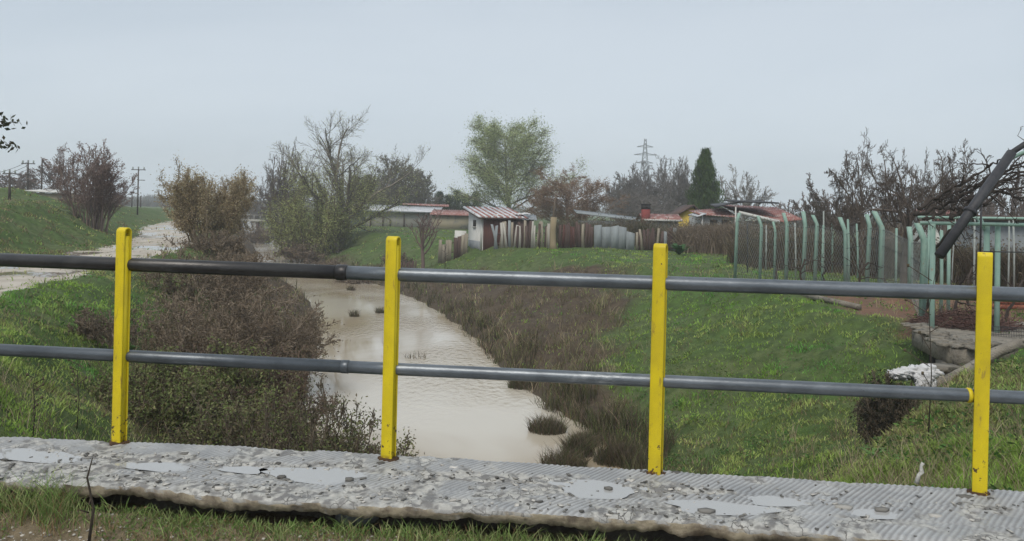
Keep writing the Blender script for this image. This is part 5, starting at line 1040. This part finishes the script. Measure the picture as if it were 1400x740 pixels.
# red-roofed house
b_ = at(1010, 55); rh = empty('red_roof_house', b_, 'patched low house with faded red roofs under a dark flat canopy', 'house')
X = lambda px, Y=55: P(px, HY, Y)[0] - b_[0]
ZZ_ = lambda px, py, Y=55: P(px, py, Y)[2] - b_[2]
g = Geo(); g.box(((X(960) + X(1005)) / 2, 2, ZZ_(980, 297) / 2 - .2), (X(1005) - X(960), 4, ZZ_(980, 297) + .4)); g.build('wall', 'white_wall', rh)
g = Geo(); g.box(((X(1005) + X(1090)) / 2, 2.4, ZZ_(1045, 303) / 2 - .2), (X(1090) - X(1005) - .02, 4, ZZ_(1045, 303) + .4)); g.build('wall', 'white_wall', rh)
for a_, b2_ in ((971, 981), (987, 999)): g = Geo(); g.box(((X(a_) + X(b2_)) / 2, -.01, ZZ_(980, 307)), (X(b2_) - X(a_), .08, .65)); wd = g.build('window', 'dark_void', rh); g = Geo(); g.box(((X(a_) + X(b2_)) / 2, -.06, ZZ_(980, 307) - .36), (X(b2_) - X(a_) + .1, .1, .07)); g.build('sill', 'white_wall', wd)
def slab4(pts, th_): # pts: four (x,y,z)
    g = Geo(); V_ = [tuple(p) for p in pts] + [(p[0], p[1], p[2] + th_) for p in pts]; g.poly(V_, [[3, 2, 1, 0], [4, 5, 6, 7], [0, 1, 5, 4], [1, 2, 6, 5], [2, 3, 7, 6], [3, 0, 4, 7]]); return g
g = Geo(); ribbed(g, (X(953), -.5, ZZ_(955, 293)), (X(1008), -.5, ZZ_(1008, 297)), (X(1008), 3.5, ZZ_(1008, 284)), (X(957), 3.5, ZZ_(957, 288)), 14, .03); g.build('roof', 'red_roof', rh)
g = Geo(); ribbed(g, (X(1008), -.3, ZZ_(1008, 291)), (X(1064), -1.2, ZZ_(1060, 303)), (X(1093), 4.5, ZZ_(1093, 283)), (X(1006), 4.5, ZZ_(1006, 279)), 22, .03); g.build('roof', 'red_roof', rh)
g = Geo(); ribbed(g, (X(1058), -1.1, ZZ_(1058, 303)), (X(1096), -.4, ZZ_(1096, 300)), (X(1098), 4.5, ZZ_(1098, 286)), (X(1080), 4.5, ZZ_(1085, 283)), 10, .03); g.build('roof', 'red_roof', rh)
slab4([(X(1008), -.5, ZZ_(1008, 293)), (X(1058), -1.3, ZZ_(1058, 306)), (X(1058), -1.2, ZZ_(1058, 305)), (X(1008), -.35, ZZ_(1008, 292))], .2).build('eave_board', 'white_wall', rh)
slab4([(X(975), -.6, ZZ_(975, 284.5)), (X(1007), -.6, ZZ_(1007, 276.5)), (X(1060), 3, ZZ_(1060, 275)), (X(990), 4, ZZ_(985, 280))], .10).build('canopy', 'dark_steel', rh)
slab4([(X(1007), -.6, ZZ_(1007, 277)), (X(1061), -.6, ZZ_(1061, 279)), (X(1061), 3.5, ZZ_(1061, 276)), (X(1007), 3.5, ZZ_(1007, 274))], .10).build('canopy', 'dark_steel', rh)
slab4([(X(950), -.8, ZZ_(950, 297)), (X(962), -.8, ZZ_(962, 293)), (X(962), 2, ZZ_(962, 291)), (X(950), 2, ZZ_(950, 295))], .07).build('porch_roof', 'sheet_metal', rh)
for px in (958, 1003): g = Geo(); g.tube([(X(px), -.5, -.1), (X(px), -.5, ZZ_(px, 283 if px > 1000 else 292))], .05, 6); g.build('canopy_post', 'white_wall', rh)
g = Geo(); g.tube([(X(1058), 3.2, ZZ_(1058, 279)), (X(1058), 3.2, ZZ_(1058, 268)), (X(1060), 3.2, ZZ_(1060, 265.5)), (X(1064), 3.2, ZZ_(1064, 266)), (X(1068), 3.2, ZZ_(1068, 272)), (X(1070), 3.2, ZZ_(1070, 280))], [.07, .06, .03, .03, .025, .02], 7); g.build('vent_pipe', 'grey_block', rh)
# garden sheds on the right
r, w, he, hr, rf = house('garden_shed', 'shed with faded pink-red roof seen through the trellis', 1278, 1336, 42, 303, 289, 3, 'white_wall', 'red_roof')
b_ = at(1400, 40); r = empty('garden_shed', b_, 'grey walled shed with dark flat eave at the right edge', 'shed'); hh = Z(1400, 303, 40) - b_[2]; g = Geo(); g.box((0, 1.5, hh / 2 - .2), (4.6, 3, hh + .4)); g.build('wall', 'grey_block', r); g = Geo(); g.box((0, 1.4, hh + .14), (5.2, 3.8, .26)); g.build('roof', 'dark_boards', r)
# dike hut
b_ = at(64, 62); r = empty('dike_hut', b_, 'low hut with white roof half hidden on top of the dike', 'hut'); hh = Z(64, 265, 62) - b_[2]; hh = max(hh, .5); g = Geo(); g.box((0, 1.5, hh / 2 - .2), (2.6, 3, hh + .4)); g.build('wall', 'beige_wall', r)
slab4([(-1.55, -.3, hh + .1), (1.5, -.3, hh - .02), (1.5, 3.3, hh + .12), (-1.55, 3.3, hh + .28)], .09).build('roof', 'white_wall', r)
# far footbridge over the canal
b_ = np.array([float(cx(128)), 128, -1.3]); r = empty('far_footbridge', b_, 'tiny grey footbridge crossing the far end of the canal', 'footbridge')
g = Geo(); g.box((0, 0, 0), (9, 1.4, .35)); g.build('deck', 'grey_wall', r); g = Geo()
for x in (-3, 0, 3): g.box((x, 0, -1.6), (.3, 1, 2.9))
g.build('pier', 'dark_boards', r); g = Geo(); g.box((0, -.6, .9), (9, .07, .07))
for k in range(10): g.box((-4.4 + k * .98, -.6, .5), (.07, .07, .8))
g.build('handrail', 'grey_wall', r)
# ------------------------------------------------------------------ poles and pylon
simple('pole_wood', (.055, .045, .04), (.08, .068, .06), 4, .9, .3)
PO = [(12, 232, 60, .9, 'leftmost dark pole at the picture edge'), (12.5, 244, 45, 0, 'short dark stake on the dike slope at far left'), (37, 219, 68, 1, 'dark utility pole with crossarm left of its twin'), (56, 218, 70, 0, 'dark utility pole right of its twin'), (151, 243, 80, 0, 'pole right beside the purple-brown shrub tree'),
      (156, 253, 110, 0, 'thin far pole behind the pole by the shrub tree'), (180, 262, 110, 0, 'thin short pole left of the tall crossarm pole'), (188, 228, 78, 1.2, 'tall utility pole with crossarm standing on the dike crest'), (192, 268, 120, 0, 'thin far pole just right of the tall crossarm pole'),
      (226, 281, 150, 0, 'faint far pole by the straw-coloured bush'), (232, 268, 140, .8, 'faint far utility pole touching the straw-coloured bush')]
for px, top, Y, arm, lab in PO:
    b_ = at(px, Y); h = P(px, top, Y)[2] - b_[2]; r = empty('utility_pole', b_, lab, 'pole'); g = Geo(); rr_ = max(.08, .0009 * Y); g.tube([(0, 0, -.2), (0, 0, h)], [rr_, rr_ * .7], 8); g.build('shaft', 'pole_wood', r)
    if arm:
        g = Geo(); g.box((0, 0, h - .3), (1.15 * arm, .08, .07)); g.box((.3, 0, h - 1.3), (.6 * arm, .06, .06)); g.build('crossarm', 'pole_wood', r)
        for x in (-.45, 0, .45): g = Geo(); g.tube([(x * arm, 0, h - .25), (x * arm, 0, h - .02)], .06, 6); g.build('insulator', 'grey_paint', r)
simple('pylon_steel', (.10, .11, .12), (.14, .15, .16), 2, .6, 0)
b_ = at(880, 340); h = P(880, 190, 340)[2] - b_[2]; r = empty('power_pylon', b_, 'tall lattice power pylon faint in the haze', 'pylon'); g = Geo()
def wd_(z): return 3.0 * (1 - z / h) ** 1.1 + .35
lv_ = [h * (1 - (1 - k / 16) ** 1.15) for k in range(17)]
for sx2, sy2 in ((1, 1), (1, -1), (-1, 1), (-1, -1)): g.tube([(sx2 * wd_(z), sy2 * wd_(z), z) for z in lv_], .10, 4)
for z0, z1 in zip(lv_[:-1], lv_[1:]):
    a, c_ = wd_(z0), wd_(z1)
    for sy2 in (-1, 1): g.tube([(-a, sy2 * a, z0), (c_, sy2 * c_, z1)], .05, 4); g.tube([(a, sy2 * a, z0), (-c_, sy2 * c_, z1)], .05, 4); g.tube([(sy2 * a, -a, z0), (sy2 * c_, c_, z1)], .05, 4)
g.build('lattice_mast', 'pylon_steel', r); g = Geo()
for z, l in ((h * .90, 3.4), (h * .80, 4.6), (h * .70, 3.6)):
    g.tube([(-l, 0, z), (0, 0, z + .9), (l, 0, z)], .13, 4); g.tube([(-l, 0, z), (l, 0, z)], .13, 4)
g.build('crossarm', 'pylon_steel', r)
# power wires on the left
g = Geo(); q0, q1 = P(-40, 248, 60), P(37, 226, 68)
for k in range(3):
    a, c_ = P(-60, 236 + 6 * k, 58), P(37, 222 + 5 * k, 68); pts = [a + (c_ - a) * t + np.array([0, 0, -.5 * math.sin(t * math.pi)]) for t in np.linspace(0, 1, 9)]; g.tube(pts, .018, 4)
tag(g.build('power_line', 'dark_steel'), 'thin sagging wires running to the dark crossarm pole', 'wires')
# ------------------------------------------------------------------ haze, sky, sun
g = Geo(); g.box((0, 390, 20.5), (7200, 900, 53)); hz = g.build('haze', 'blade'); tag(hz, 'pale damp haze filling the air', 'haze', kind='stuff')
hm = bpy.data.materials.new('haze_mat'); hm.use_nodes = True; nt = hm.node_tree; nt.nodes.clear(); ou = nt.nodes.new('ShaderNodeOutputMaterial'); pv = nt.nodes.new('ShaderNodeVolumePrincipled')
pv.inputs['Color'].default_value = (.93, .96, 1.0, 1); pv.inputs['Density'].default_value = .0011; pv.inputs['Anisotropy'].default_value = 0.0; nt.links.new(pv.outputs[0], ou.inputs['Volume']); hz.data.materials.clear(); hz.data.materials.append(hm)
SEL, SAZ = R_(52), R_(200)
wd = bpy.data.worlds.new('World'); sc.world = wd; wd.use_nodes = True; nt = wd.node_tree; bg = nt.nodes['Background']
sky = nt.nodes.new('ShaderNodeTexSky'); sky.sky_type = 'NISHITA'; sky.sun_disc = False; sky.sun_elevation = SEL; sky.sun_rotation = SAZ; sky.dust_density = 4; sky.air_density = 1
tc = nt.nodes.new('ShaderNodeTexCoord'); mp = nt.nodes.new('ShaderNodeMapping'); nt.links.new(tc.outputs['Generated'], mp.inputs[0]); mp.inputs['Scale'].default_value = (1, 1, 3.0)
nf = ramp(nt, noise(nt, 1.3, 4, .55, mp.outputs[0], .4), .3, .7)
cloud = mixc(nt, nf, (4.1, 4.7, 5.35), (4.85, 5.38, 5.95))
sz_ = nt.nodes.new('ShaderNodeSeparateXYZ'); nt.links.new(tc.outputs['Generated'], sz_.inputs[0])
cloud = mixc(nt, ramp(nt, sz_.outputs[2], .30, -.02), cloud, mixc(nt, 1.0, cloud, (1.14, 1.15, 1.15), 'MULTIPLY'))
mixed = mixc(nt, .9, sky.outputs[0], cloud); nt.links.new(mixed, bg.inputs[0]); bg.inputs[1].default_value = .1
sun = bpy.data.lights.new('sun', 'SUN'); sun.energy = 1.5; sun.angle = R_(25); sun.color = (1, .93, .83); so_ = bpy.data.objects.new('sun', sun); COL.objects.link(so_)
from mathutils import Vector
dirv = Vector((math.sin(SAZ) * math.cos(SEL), math.cos(SAZ) * math.cos(SEL), math.sin(SEL))); so_.rotation_euler = dirv.to_track_quat('Z', 'Y').to_euler(); so_.location = (0, -5, 30)
vs_ = sc.view_settings; vs_.view_transform = 'Standard'; vs_.look = 'None'; vs_.gamma = 1; vs_.exposure = 0.45; vs_.use_curve_mapping = False
sc.render.engine = 'CYCLES'; cy = sc.cycles; cy.use_denoising = True; cy.max_bounces = 5; cy.diffuse_bounces = 2; cy.glossy_bounces = 3; cy.transmission_bounces = 3; cy.volume_bounces = 2; cy.transparent_max_bounces = 4; cy.use_adaptive_sampling = True; cy.adaptive_threshold = .015
